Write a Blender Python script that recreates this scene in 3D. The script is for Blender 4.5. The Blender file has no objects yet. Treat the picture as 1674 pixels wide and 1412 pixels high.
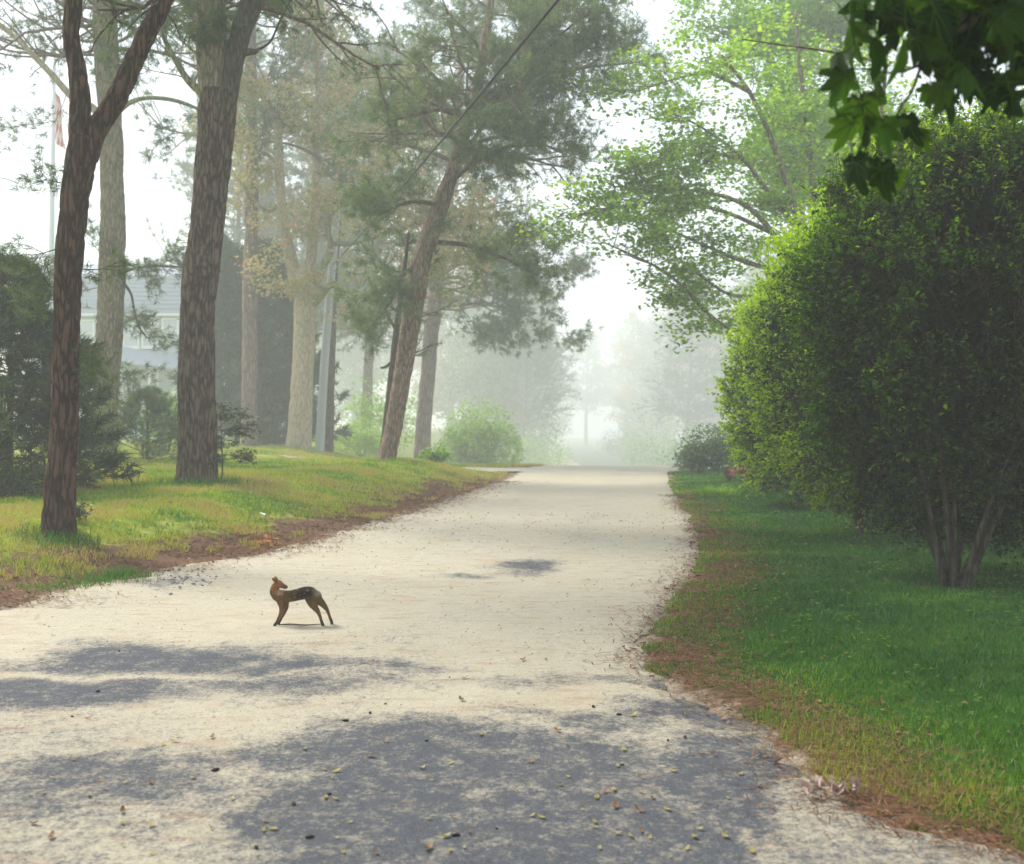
import bpy, bmesh, math, random
import numpy as np
from mathutils import Vector

# ------------------------------------------------------------------ camera, sky, sun, exposure
scene = bpy.context.scene
COL = scene.collection
F, CX, HZ, CAMZ = 1700.0, 837.0, 693.0, 1.6       # focal length and horizon in photograph pixels, eye height

cam_data = bpy.data.cameras.new('camera')
cam = bpy.data.objects.new('camera', cam_data)
COL.objects.link(cam)
cam.location = (0, 0, CAMZ)
cam.rotation_euler = (math.radians(90), 0, 0)
cam_data.sensor_width = 36.0
cam_data.lens = 36.0 * F / 1674.0
cam_data.shift_y = -13.0 / 1674.0
cam_data.clip_start, cam_data.clip_end = 0.05, 3000
cam_data.dof.use_dof = True
cam_data.dof.focus_distance = 8.6
cam_data.dof.aperture_fstop = 2.6
scene.camera = cam

SUN_EL, SUN_AZ = math.radians(48), math.radians(-56)   # azimuth measured from +Y (view direction), negative = left
world = bpy.data.worlds.new('World')
scene.world = world
world.use_nodes = True
wn, wl = world.node_tree.nodes, world.node_tree.links
wn.clear()
sky = wn.new('ShaderNodeTexSky')
sky.sky_type = 'NISHITA'
sky.sun_disc = False
sky.sun_elevation = SUN_EL
sky.sun_rotation = SUN_AZ
sky.air_density = 1.0
sky.dust_density = 6.0
sky.ozone_density = 1.0
hs = wn.new('ShaderNodeHueSaturation')
hs.inputs['Saturation'].default_value = 0.15
wl.new(sky.outputs[0], hs.inputs['Color'])
mixs = wn.new('ShaderNodeMix')
mixs.data_type = 'RGBA'
mixs.inputs[0].default_value = 0.72               # an even overcast veil over the clear sky
wl.new(hs.outputs[0], mixs.inputs[6])
mixs.inputs[7].default_value = (9.1, 10.5, 12.2, 1)
bgn = wn.new('ShaderNodeBackground')
bgn.inputs['Strength'].default_value = 0.105
wl.new(mixs.outputs[2], bgn.inputs['Color'])
wo = wn.new('ShaderNodeOutputWorld')
wl.new(bgn.outputs[0], wo.inputs['Surface'])

sun_data = bpy.data.lights.new('sun', 'SUN')
sun_data.energy = 4.4
sun_data.angle = math.radians(18)
sun_data.color = (1.0, 0.93, 0.80)
sun = bpy.data.objects.new('sun', sun_data)
COL.objects.link(sun)
sdir = Vector((math.sin(SUN_AZ) * math.cos(SUN_EL), math.cos(SUN_AZ) * math.cos(SUN_EL), math.sin(SUN_EL)))
sun.rotation_euler = sdir.to_track_quat('Z', 'Y').to_euler()
sun.location = sdir * 60

vs = scene.view_settings
scene.display_settings.display_device = 'sRGB'
vs.view_transform, vs.look, vs.gamma, vs.use_curve_mapping = 'Standard', 'None', 1.0, False
vs.exposure = 0.6
cy = scene.cycles
cy.max_bounces, cy.diffuse_bounces, cy.glossy_bounces = 6, 3, 2
cy.transmission_bounces, cy.transparent_max_bounces, cy.volume_bounces = 4, 8, 4
cy.use_denoising = True
cy.caustics_reflective = cy.caustics_refractive = False

HAZE_DENSITY = 0.0044

# ------------------------------------------------------------------ helpers
def rng_of(seed): return np.random.default_rng(seed)

def at(px, py, Y):
    """photograph pixel at depth Y -> point of the place"""
    return np.array([(px - CX) / F * Y, Y, CAMZ - (py - HZ) / F * Y])

def smooth(a, b, x):
    t = np.clip((x - a) / (b - a), 0, 1)
    return t * t * (3 - 2 * t)

def _hash(ix, iy, iz):
    h = (ix * 374761393 + iy * 668265263 + iz * 2147483647 + 1013904223) & 0xFFFFFFFF
    h = ((h ^ (h >> 13)) * 1274126177) & 0xFFFFFFFF
    h = ((h ^ (h >> 16)) * 2246822519) & 0xFFFFFFFF
    return ((h ^ (h >> 15)) & 0xFFFFFF) / float(0xFFFFFF)

def vnoise(p):
    """value noise 0..1 for an (N,3) array"""
    p = np.asarray(p, float)
    i = np.floor(p).astype(np.int64); f = p - i
    f = f * f * (3 - 2 * f)
    out = 0
    for dx in (0, 1):
        for dy in (0, 1):
            for dz in (0, 1):
                w = (f[:, 0] if dx else 1 - f[:, 0]) * (f[:, 1] if dy else 1 - f[:, 1]) * (f[:, 2] if dz else 1 - f[:, 2])
                out = out + w * _hash(i[:, 0] + dx, i[:, 1] + dy, i[:, 2] + dz)
    return out

def fbm(p, o=3):
    p = np.asarray(p, float)
    s, a, t = 0, 0.5, 0
    for k in range(o):
        s = s + a * vnoise(p * 2 ** k + 17.3 * k); t += a; a *= 0.5
    return s / t

def n2(x, y, s=1.0, z=0.0, o=3):
    x, y = np.broadcast_arrays(np.asarray(x, float), np.asarray(y, float))
    p = np.stack([x.ravel() * s, y.ravel() * s, np.full(x.size, z)], 1)
    return fbm(p, o).reshape(x.shape)

def unit(v): return v / np.maximum(np.linalg.norm(v, axis=-1, keepdims=True), 1e-9)

class Acc:
    """collects vertices, faces and a per-vertex value v, builds one mesh object"""
    def __init__(s): s.V, s.Q, s.T, s.A, s.n = [], [], [], [], 0
    def add(s, V, quads=None, tris=None, v=0.5):
        V = np.asarray(V, float).reshape(-1, 3)
        if quads is not None and len(quads): s.Q.append(np.asarray(quads, np.int64).reshape(-1, 4) + s.n)
        if tris is not None and len(tris): s.T.append(np.asarray(tris, np.int64).reshape(-1, 3) + s.n)
        s.V.append(V); s.A.append(np.broadcast_to(np.asarray(v, float), (len(V),))); s.n += len(V)
    def mesh(s, name, mat, origin=(0, 0, 0), smooth_shade=True):
        me = bpy.data.meshes.new(name)
        V = np.concatenate(s.V) - np.asarray(origin, float)
        Q = np.concatenate(s.Q) if s.Q else np.zeros((0, 4), np.int64)
        T = np.concatenate(s.T) if s.T else np.zeros((0, 3), np.int64)
        me.vertices.add(len(V)); me.vertices.foreach_set('co', V.astype(np.float32).ravel())
        me.loops.add(Q.size + T.size)
        me.loops.foreach_set('vertex_index', np.concatenate([Q.ravel(), T.ravel()]).astype(np.int32))
        nq, nt = len(Q), len(T)
        me.polygons.add(nq + nt)
        st = np.concatenate([np.arange(nq) * 4, nq * 4 + np.arange(nt) * 3]).astype(np.int32)
        me.polygons.foreach_set('loop_start', st)
        me.polygons.foreach_set('use_smooth', np.full(nq + nt, smooth_shade))
        at_ = me.attributes.new('v', 'FLOAT', 'POINT')
        at_.data.foreach_set('value', np.concatenate(s.A).astype(np.float32))
        me.update(calc_edges=True); me.validate()
        if mat: me.materials.append(mat)
        return me
    def build(s, name, mat, parent=None, smooth_shade=True, kind=None):
        org = np.array(parent.matrix_basis.translation) if parent is not None else np.zeros(3)
        if parent is not None and parent.parent is not None: org = org + np.array(parent.parent.matrix_basis.translation)
        o = bpy.data.objects.new(name, s.mesh(name, mat, org, smooth_shade))
        COL.objects.link(o)
        if parent is not None: o.parent = parent
        if kind: o['kind'] = kind
        return o

def tag(o, label, cat, group=None, kind=None):
    o['label'] = label
    if cat: o['category'] = cat
    if group: o['group'] = group
    if kind: o['kind'] = kind
    return o

def thing(name, label, cat, loc, group=None):
    o = bpy.data.objects.new(name, None)
    COL.objects.link(o)
    o.location = tuple(float(c) for c in loc); o.empty_display_size = 0.2
    return tag(o, label, cat, group)

def copy_tree(o, parent=None):
    c = o.copy(); COL.objects.link(c)
    if parent is not None: c.parent = parent
    for ch in o.children: copy_tree(ch, c)
    return c

def resample(P, R, n):
    """Catmull-Rom through control points"""
    P = np.asarray(P, float); R = np.asarray(R, float)
    X = np.concatenate([P, R[:, None]], 1)
    if len(X) == 2:
        t = np.linspace(0, 1, n)[:, None]; Z = X[0] * (1 - t) + X[1] * t
        return Z[:, :3], Z[:, 3]
    E = np.concatenate([[2 * X[0] - X[1]], X, [2 * X[-1] - X[-2]]])
    seg = np.linalg.norm(np.diff(P, axis=0), axis=1); cum = np.concatenate([[0], np.cumsum(seg)])
    s = np.linspace(0, cum[-1], n)
    k = np.clip(np.searchsorted(cum, s, side='right') - 1, 0, len(seg) - 1)
    t = ((s - cum[k]) / np.maximum(seg[k], 1e-9))[:, None]
    a, b, c, d = E[k], E[k + 1], E[k + 2], E[k + 3]
    Z = 0.5 * (2 * b + (c - a) * t + (2 * a - 5 * b + 4 * c - d) * t ** 2 + (3 * b - a - 3 * c + d) * t ** 3)
    return Z[:, :3], np.maximum(Z[:, 3], 1e-4)

def tube(acc, P, R, seg=8, rough=0.0, fx=9.0, fz=2.5, v=0.5, flare=0.0):
    P = np.asarray(P, float); R = np.asarray(R, float); n = len(P)
    tan = np.gradient(P, axis=0); tan = unit(tan)
    ref = np.array([0, 1.0, 0]) if abs(tan[0][1]) < 0.8 else np.array([1.0, 0, 0])
    a = unit(np.cross(tan, ref)); b = np.cross(tan, a)
    th = np.linspace(0, 2 * math.pi, seg, endpoint=False)
    ring = a[:, None, :] * np.cos(th)[None, :, None] + b[:, None, :] * np.sin(th)[None, :, None]
    rr = R[:, None] * np.ones(seg)[None, :]
    if flare > 0:
        h = np.linspace(0, 1, n) * np.linalg.norm(P[-1] - P[0])
        rr = rr * (1 + flare * np.exp(-h / 0.22)[:, None] * (0.75 + 0.5 * np.cos(th * 5 + 0.7)[None, :] * 0.6))
    V = P[:, None, :] + ring * rr[:, :, None]
    if rough > 0:
        q = V.reshape(-1, 3) * np.array([fx, fx, fz])
        nz = (0.7 * np.minimum(np.abs(vnoise(q + 3.1) - 0.5) * 4.5, 1) + 0.3 * vnoise(q * 2.3)).reshape(n, seg)
        big = (vnoise(V.reshape(-1, 3) * np.array([2.2, 2.2, 1.3]) + 9) - 0.5).reshape(n, seg)
        V = V + ring * (rr * (rough * (nz - 0.4) + rough * 0.9 * big))[:, :, None]
    i = np.arange(n - 1)[:, None] * seg; j = np.arange(seg)[None, :]; j2 = (j + 1) % seg
    quads = np.stack([i + j, i + j2, i + seg + j2, i + seg + j], -1).reshape(-1, 4)
    tri = [[(n - 1) * seg + k, (n - 1) * seg + (k + 1) % seg, n * seg] for k in range(seg)]
    V = np.concatenate([V.reshape(-1, 3), [P[-1] + tan[-1] * R[-1] * 0.3]])
    acc.add(V, quads, tri, v)

def box(acc, lo, hi, v=0.5):
    (x0, y0, z0), (x1, y1, z1) = lo, hi
    V = [(x0, y0, z0), (x1, y0, z0), (x1, y1, z0), (x0, y1, z0), (x0, y0, z1), (x1, y0, z1), (x1, y1, z1), (x0, y1, z1)]
    acc.add(V, [(0, 3, 2, 1), (4, 5, 6, 7), (0, 1, 5, 4), (1, 2, 6, 5), (2, 3, 7, 6), (3, 0, 4, 7)], None, v)

def leaves(acc, pos, size, rng, up=0.4, asp=0.55, v=None, fold=0.12, adir=None, abias=0.0):
    """diamond leaves folded along the midrib"""
    pos = np.asarray(pos, float); N = len(pos)
    if N == 0: return
    nrm = rng.normal(size=(N, 3)); nrm = unit(nrm); nrm[:, 2] = np.abs(nrm[:, 2]); nrm = unit(nrm + np.array([0, 0, up]))
    t = rng.normal(size=(N, 3))
    if adir is not None: t = unit(t) + abias * adir
    u = unit(t - (t * nrm).sum(1, keepdims=True) * nrm); w = np.cross(nrm, u)
    s = (np.asarray(size) * rng.uniform(0.65, 1.3, N))[:, None]
    V = np.stack([pos - 0.5 * u * s, pos + 0.5 * asp * w * s + fold * nrm * s + 0.05 * u * s, pos + 0.5 * u * s - 0.1 * nrm * s, pos - 0.5 * asp * w * s + fold * nrm * s + 0.05 * u * s], 1).reshape(-1, 3)
    if v is None: v = rng.uniform(0, 1, N)
    b = np.arange(N)[:, None] * 4
    tri = np.concatenate([b + np.array([[0, 1, 2]]), b + np.array([[0, 2, 3]])])
    acc.add(V, None, tri, np.repeat(v, 4))

def needles(acc, pos, dirs, rng, n=10, L=0.15, w=0.012, spread=0.8, v=None):
    """tufts of needles: thin triangles that fan out from each point"""
    pos = np.asarray(pos, float); N = len(pos)
    if N == 0: return
    d = unit(np.repeat(unit(dirs), n, 0) + spread * rng.normal(size=(N * n, 3)))
    p = np.repeat(pos, n, 0) + rng.normal(size=(N * n, 3)) * L * 0.12
    side = unit(np.cross(d, rng.normal(size=(N * n, 3)))) * w * 0.5
    Ls = (L * rng.uniform(0.6, 1.25, N * n))[:, None]
    V = np.stack([p - side, p + side, p + d * Ls], 1).reshape(-1, 3)
    if v is None: v = np.repeat(np.clip(rng.normal(0.5, 0.22, N), 0, 1), n)
    tri = np.arange(N * n * 3).reshape(-1, 3)
    acc.add(V, None, tri, np.repeat(v, 3))

def sprout(acc, tips, p0, d, L, r, rng, level, nch=4, up=0.1, wob=0.25, spread=0.9, ratio=0.5, seg=4):
    n = 6
    P = [np.asarray(p0, float)]; d = unit(np.asarray(d, float)); D = [d]
    for k in range(n - 1):
        d = unit(d + rng.normal(size=3) * wob * 0.5 + np.array([0, 0, up * 0.35]))
        P.append(P[-1] + d * L / (n - 1)); D.append(d)
    P = np.array(P); D = np.array(D)
    tube(acc, P, np.linspace(r, max(r * 0.35, 0.003), n), seg)
    if level <= 0:
        for k in (3, 4, 5): tips.append(np.concatenate([P[k], D[k]]))
        return
    for c in range(nch):
        k = rng.uniform(0.3, 1.0) * (n - 1); i = int(min(k, n - 2)); f = k - i
        q = P[i] * (1 - f) + P[i + 1] * f
        ax = rng.normal(size=3); ax = unit(ax - (ax @ D[i]) * D[i]); ax[2] *= 0.6
        sprout(acc, tips, q, D[i] * 0.75 + ax * spread, L * ratio * rng.uniform(0.6, 1.25), r * 0.5, rng, level - 1, max(nch - 1, 2), up, wob, spread, ratio, seg)
    tips.append(np.concatenate([P[-1], D[-1]]))

# ------------------------------------------------------------------ materials
def new_mat(name):
    m = bpy.data.materials.new(name); m.use_nodes = True
    nt = m.node_tree; nt.nodes.clear()
    out = nt.nodes.new('ShaderNodeOutputMaterial')
    return m, nt, out

def ramp(nt, fac, stops):
    r = nt.nodes.new('ShaderNodeValToRGB')
    el = r.color_ramp.elements
    while len(el) > 1: el.remove(el[-1])
    el[0].position, el[0].color = stops[0][0], (*stops[0][1], 1)
    for p, c in stops[1:]:
        e = el.new(p); e.color = (*c, 1)
    nt.links.new(fac, r.inputs[0])
    return r.outputs[0]

def attr(nt, name='v'):
    a = nt.nodes.new('ShaderNodeAttribute'); a.attribute_name = name
    return a.outputs['Fac']

def noise(nt, vec, scale, detail=3, rough=0.6):
    n = nt.nodes.new('ShaderNodeTexNoise')
    n.inputs['Scale'].default_value, n.inputs['Detail'].default_value, n.inputs['Roughness'].default_value = scale, detail, rough
    nt.links.new(vec, n.inputs['Vector'])
    return n.outputs['Fac']

def math_n(nt, op, a, b=None, c=None, clamp=False):
    m = nt.nodes.new('ShaderNodeMath'); m.operation = op; m.use_clamp = clamp
    for i, x in enumerate((a, b, c)):
        if x is None: continue
        if isinstance(x, (int, float)): m.inputs[i].default_value = x
        else: nt.links.new(x, m.inputs[i])
    return m.outputs[0]

def mixc(nt, f, a, b, mode='MIX'):
    m = nt.nodes.new('ShaderNodeMix'); m.data_type = 'RGBA'; m.blend_type = mode
    for i, x in ((0, f), (6, a), (7, b)):
        if isinstance(x, tuple): m.inputs[i].default_value = (*x, 1)
        elif isinstance(x, (int, float)): m.inputs[i].default_value = x
        else: nt.links.new(x, m.inputs[i])
    return m.outputs[2]

def mapping(nt, scale=(1, 1, 1), kind='Object'):
    tc = nt.nodes.new('ShaderNodeTexCoord'); mp = nt.nodes.new('ShaderNodeMapping')
    mp.inputs['Scale'].default_value = scale
    nt.links.new(tc.outputs[kind], mp.inputs['Vector'])
    return mp.outputs[0]

def bsdf(nt, out, color, rough=0.85, bump=None, strength=0.4, dist=0.02, spec=0.25):
    p = nt.nodes.new('ShaderNodeBsdfPrincipled')
    if isinstance(color, tuple): p.inputs['Base Color'].default_value = (*color, 1)
    else: nt.links.new(color, p.inputs['Base Color'])
    if isinstance(rough, (int, float)): p.inputs['Roughness'].default_value = rough
    else: nt.links.new(rough, p.inputs['Roughness'])
    p.inputs['Specular IOR Level'].default_value = spec
    if bump is not None:
        b = nt.nodes.new('ShaderNodeBump'); b.inputs['Strength'].default_value = strength; b.inputs['Distance'].default_value = dist
        nt.links.new(bump, b.inputs['Height']); nt.links.new(b.outputs[0], p.inputs['Normal'])
    nt.links.new(p.outputs[0], out.inputs['Surface'])
    return p

def leaf_mat(name, stops, trans=0.35, gloss=0.06, tint=(1.25, 1.25, 0.6)):
    m, nt, out = new_mat(name)
    c = ramp(nt, attr(nt), stops)
    d = nt.nodes.new('ShaderNodeBsdfDiffuse'); t = nt.nodes.new('ShaderNodeBsdfTranslucent'); g = nt.nodes.new('ShaderNodeBsdfGlossy')
    g.inputs['Roughness'].default_value = 0.5; g.inputs['Color'].default_value = (0.7, 0.75, 0.7, 1)
    nt.links.new(c, d.inputs['Color'])
    nt.links.new(mixc(nt, 1.0, c, tint, 'MULTIPLY'), t.inputs['Color'])
    m1 = nt.nodes.new('ShaderNodeMixShader'); m1.inputs[0].default_value = trans
    nt.links.new(d.outputs[0], m1.inputs[1]); nt.links.new(t.outputs[0], m1.inputs[2])
    m2 = nt.nodes.new('ShaderNodeMixShader'); m2.inputs[0].default_value = gloss
    nt.links.new(m1.outputs[0], m2.inputs[1]); nt.links.new(g.outputs[0], m2.inputs[2])
    nt.links.new(m2.outputs[0], out.inputs['Surface'])
    return m

def bark_mat(name, dark, mid, light, lichen=None, scale=11.0, strength=0.7, lich_amt=0.6):
    m, nt, out = new_mat(name)
    vec = mapping(nt, (1, 1, 0.18))
    nz = noise(nt, vec, 6, 4, 0.65)
    vo = nt.nodes.new('ShaderNodeTexVoronoi'); vo.feature = 'DISTANCE_TO_EDGE'; vo.inputs['Scale'].default_value = scale
    vv = nt.nodes.new('ShaderNodeVectorMath'); vv.operation = 'MULTIPLY_ADD'
    vv.inputs[1].default_value = (0.16, 0.16, 0.16)
    cmb = nt.nodes.new('ShaderNodeCombineXYZ')
    for i in range(3): nt.links.new(nz, cmb.inputs[i])
    nt.links.new(cmb.outputs[0], vv.inputs[0]); nt.links.new(vec, vv.inputs[2])
    nt.links.new(vv.outputs[0], vo.inputs['Vector'])
    edge = math_n(nt, 'MULTIPLY', vo.outputs['Distance'], 3.2, clamp=True)
    fur = noise(nt, mapping(nt, (1, 1, 0.10)), 34, 4, 0.7)
    f = math_n(nt, 'ADD', math_n(nt, 'MULTIPLY', edge, 0.38), math_n(nt, 'MULTIPLY', noise(nt, mapping(nt, (1, 1, 0.4)), 24, 5, 0.75), 0.35))
    f = math_n(nt, 'ADD', f, math_n(nt, 'MULTIPLY', fur, 0.45))
    c = ramp(nt, f, [(0.30, dark), (0.50, mid), (0.72, light)])
    if lichen:
        ln = noise(nt, mapping(nt), 4.5, 5, 0.7)
        lm = math_n(nt, 'MULTIPLY', math_n(nt, 'SUBTRACT', ln, 0.5), 6.0, clamp=True)
        c = mixc(nt, math_n(nt, 'MULTIPLY', lm, lich_amt), c, lichen)
    bsdf(nt, out, c, 0.92, f, strength, 0.03, 0.12)
    return m

def plain_mat(name, color, rough=0.7, var=0.15, scale=8.0, spec=0.3, metallic=0.0):
    m, nt, out = new_mat(name)
    n = noise(nt, mapping(nt), scale, 4, 0.65)
    c = mixc(nt, n, tuple(x * (1 - var) for x in color), tuple(min(x * (1 + var), 1) for x in color))
    p = bsdf(nt, out, c, rough, n, 0.15, 0.01, spec)
    p.inputs['Metallic'].default_value = metallic
    return m

M = {}
M['bark_red'] = bark_mat('bark_red', (0.004, 0.002, 0.002), (0.030, 0.013, 0.009), (0.12, 0.065, 0.046), (0.10, 0.11, 0.05), 16, 1.0, 0.2)
M['bark_brown'] = bark_mat('bark_brown', (0.004, 0.003, 0.002), (0.038, 0.022, 0.015), (0.15, 0.10, 0.075), (0.15, 0.16, 0.10), 14, 1.0, 0.3)
M['bark_grey'] = bark_mat('bark_grey', (0.035, 0.028, 0.020), (0.14, 0.115, 0.078), (0.27, 0.225, 0.16), (0.15, 0.18, 0.07), 14, 0.8, 0.5)
M['bark_oak'] = bark_mat('bark_oak', (0.13, 0.10, 0.075), (0.34, 0.27, 0.19), (0.46, 0.38, 0.28), (0.30, 0.33, 0.17), 14, 0.5, 0.4)
M['bark_mossy'] = bark_mat('bark_mossy', (0.06, 0.055, 0.035), (0.18, 0.17, 0.10), (0.30, 0.30, 0.16), (0.24, 0.33, 0.11), 14, 0.5, 0.85)
M['bark_pale'] = bark_mat('bark_pale', (0.04, 0.022, 0.016), (0.16, 0.10, 0.075), (0.30, 0.21, 0.16), (0.20, 0.21, 0.13), 14, 0.8, 0.3)
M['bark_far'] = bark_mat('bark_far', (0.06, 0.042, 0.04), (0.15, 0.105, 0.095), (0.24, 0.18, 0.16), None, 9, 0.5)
M['bark_dark'] = bark_mat('bark_dark', (0.012, 0.010, 0.008), (0.05, 0.04, 0.03), (0.10, 0.085, 0.065), (0.09, 0.10, 0.06), 14, 0.5, 0.3)
M['pine'] = leaf_mat('pine_needles', [(0, (0.030, 0.055, 0.022)), (0.5, (0.065, 0.115, 0.042)), (1, (0.15, 0.20, 0.07))], 0.3)
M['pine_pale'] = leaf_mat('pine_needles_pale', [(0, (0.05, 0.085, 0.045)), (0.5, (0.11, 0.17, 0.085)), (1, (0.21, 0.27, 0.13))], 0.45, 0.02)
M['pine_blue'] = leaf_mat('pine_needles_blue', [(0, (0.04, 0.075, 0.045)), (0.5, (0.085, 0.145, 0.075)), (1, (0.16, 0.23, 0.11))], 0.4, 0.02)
M['spruce'] = leaf_mat('spruce_needles', [(0, (0.004, 0.012, 0.005)), (0.5, (0.018, 0.045, 0.014)), (0.8, (0.07, 0.12, 0.03)), (1, (0.14, 0.20, 0.05))], 0.2)
M['cedar'] = leaf_mat('cedar_scales', [(0, (0.008, 0.034, 0.018)), (0.6, (0.022, 0.075, 0.038)), (1, (0.07, 0.15, 0.07))], 0.2)
M['oak'] = leaf_mat('oak_buds', [(0, (0.20, 0.28, 0.06)), (0.4, (0.36, 0.36, 0.14)), (0.75, (0.50, 0.36, 0.21)), (1, (0.52, 0.27, 0.18))], 0.4, 0.03, (1.1, 1.05, 0.8))
M['maple'] = leaf_mat('maple_spring', [(0, (0.11, 0.23, 0.018)), (0.5, (0.22, 0.40, 0.028)), (1, (0.40, 0.55, 0.05))], 0.6, 0.01)
M['maple_deep'] = leaf_mat('maple_deep', [(0, (0.07, 0.17, 0.02)), (0.5, (0.15, 0.31, 0.03)), (1, (0.26, 0.43, 0.05))], 0.6, 0.01)
M['maple_near'] = leaf_mat('maple_near', [(0, (0.007, 0.026, 0.003)), (0.5, (0.018, 0.055, 0.005)), (1, (0.06, 0.13, 0.010))], 0.42, 0.012, (1.5, 1.5, 0.5))
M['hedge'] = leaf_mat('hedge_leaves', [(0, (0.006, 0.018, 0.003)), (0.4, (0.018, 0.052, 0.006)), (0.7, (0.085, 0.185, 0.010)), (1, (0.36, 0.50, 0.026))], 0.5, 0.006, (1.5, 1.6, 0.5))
M['shrub_light'] = leaf_mat('shrub_light', [(0, (0.12, 0.24, 0.028)), (0.5, (0.24, 0.42, 0.045)), (1, (0.38, 0.54, 0.08))], 0.45)
M['shrub_yellow'] = leaf_mat('shrub_yellow', [(0, (0.07, 0.11, 0.02)), (0.5, (0.16, 0.20, 0.035)), (1, (0.32, 0.33, 0.06))], 0.4)
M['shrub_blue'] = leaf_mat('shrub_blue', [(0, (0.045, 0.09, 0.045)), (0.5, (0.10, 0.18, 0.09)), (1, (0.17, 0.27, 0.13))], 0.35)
M['holly'] = leaf_mat('holly', [(0, (0.012, 0.030, 0.008)), (0.5, (0.035, 0.070, 0.015)), (1, (0.10, 0.15, 0.03))], 0.25, 0.1)
M['bloom_pink'] = leaf_mat('bloom_pink', [(0, (0.45, 0.10, 0.16)), (1, (0.70, 0.25, 0.33))], 0.4, 0.02, (1, 1, 1))
M['dead_leaf'] = leaf_mat('dead_leaf', [(0, (0.075, 0.032, 0.018)), (0.5, (0.19, 0.095, 0.05)), (1, (0.33, 0.20, 0.11))], 0.2, 0.03, (1, 0.9, 0.8))
M['pink_dead_leaf'] = leaf_mat('pink_dead_leaf', [(0, (0.16, 0.085, 0.075)), (0.6, (0.36, 0.24, 0.22)), (1, (0.50, 0.38, 0.35))], 0.2, 0.03, (1, 0.9, 0.8))
M['yellow_leaf'] = leaf_mat('yellow_leaf', [(0, (0.28, 0.22, 0.06)), (0.5, (0.36, 0.30, 0.10)), (1, (0.42, 0.38, 0.20))], 0.3, 0.03, (1, 1, 0.8))
M['grass'] = leaf_mat('grass_blades', [(0, (0.012, 0.075, 0.004)), (0.35, (0.038, 0.170, 0.006)), (0.65, (0.17, 0.31, 0.010)), (0.85, (0.44, 0.46, 0.02)), (1, (0.42, 0.32, 0.12))], 0.3, 0.04)
M['seed'] = plain_mat('dark_cone', (0.022, 0.016, 0.013), 0.8, 0.4, 60)
M['stone'] = plain_mat('pale_stone', (0.22, 0.22, 0.22), 0.85, 0.35, 30)
M['shingle'] = plain_mat('grey_shingle', (0.27, 0.31, 0.37), 0.85, 0.10, 5)
M['siding'] = plain_mat('grey_siding', (0.36, 0.41, 0.47), 0.8, 0.08, 4)
M['white'] = plain_mat('white_trim', (0.66, 0.68, 0.70), 0.55, 0.04, 6)
M['pane'] = plain_mat('window_pane', (0.42, 0.47, 0.52), 0.12, 0.1, 2, 0.5)
M['pole_grey'] = plain_mat('weathered_pole', (0.40, 0.43, 0.47), 0.8, 0.12, 12)
M['cable'] = plain_mat('cable_rubber', (0.025, 0.027, 0.03), 0.6, 0.1, 40)
M['metal'] = plain_mat('pole_metal', (0.55, 0.58, 0.62), 0.45, 0.05, 10, 0.5, 0.3)
M['brick_red'] = plain_mat('old_brick', (0.22, 0.11, 0.085), 0.9, 0.3, 14)
M['paper'] = plain_mat('white_paper', (0.75, 0.78, 0.80), 0.7, 0.05)
M['hoof'] = plain_mat('hoof', (0.015, 0.012, 0.010), 0.5, 0.2)
M['eye'] = plain_mat('eye', (0.006, 0.005, 0.005), 0.1, 0.1, 4, 0.6)

# ------------------------------------------------------------------ the lie of the land
XL = np.array([(-12, -8.6), (0, -6.4), (4, -5.6), (9.16, -4.5), (11.5, -3.77), (13.1, -2.95), (17.3, -2.2), (21, -1.6), (25.4, -1.0), (30, -0.1), (36, 0.35), (60, 4.2), (90, 9.0)])
XR = np.array([(-12, 8.0), (0, 4.6), (3.2, 2.5), (3.78, 1.79), (4.27, 1.36), (5.36, 1.30), (6.2, 1.10), (6.85, 0.80), (7.6, 0.95), (8.86, 1.27), (11, 1.9), (13.1, 2.38), (17.3, 2.98), (22, 3.5), (28, 4.2), (36, 5.4), (60, 9.4), (90, 14.2)])
def xl(Y): return np.interp(Y, XL[:, 0], XL[:, 1])
def xr(Y): return np.interp(Y, XR[:, 0], XR[:, 1])

def land(X, Y):
    X, Y = np.broadcast_arrays(np.asarray(X, float), np.asarray(Y, float))
    zb = -7.0 * smooth(38, 98, Y) * smooth(-13, -3, X)
    wob = (n2(X, Y, 0.6, 2.0) - 0.5) * 0.5
    dl = xl(Y) - X + wob
    dr = X - xr(Y) + wob * 0.5
    H = np.interp(Y, [-5, 6, 9, 12, 15, 20, 27, 60], [0.2, 0.22, 0.28, 0.36, 0.44, 0.54, 0.56, 0.6])
    lobe = 1 - smooth(30.0, 34.5, Y) * smooth(-10, -5, X) 
    far = 1 - smooth(80, 120, Y)
    z = zb + H * lobe * far * smooth(0.0, 2.9, dl - 0.1) + 0.10 * smooth(0, 2.6, dr)
    onroad = (dl < 0) & (dr < 0)
    lump = (n2(X, Y, 1.7, 5.0) - 0.5) * 0.10 * smooth(0.1, 0.8, np.maximum(dl, dr))
    z = z + np.where(onroad, -0.035, 0.0) + lump
    return z
def zat(x, y): return float(land(np.array([x]), np.array([y]))[0])
def foot(px, Y):
    x = (px - CX) / F * Y
    return np.array([x, Y, zat(x, Y)])
def crown_road(X, Y):
    return 0.006 - 7.0 * smooth(38, 98, Y) + (n2(X, Y, 0.5, 8.0) - 0.5) * 0.025

def spaced(segs):
    out = []
    for a, b, s in segs: out.append(np.arange(a, b, s))
    return np.concatenate(out + [[segs[-1][1]]])

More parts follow.
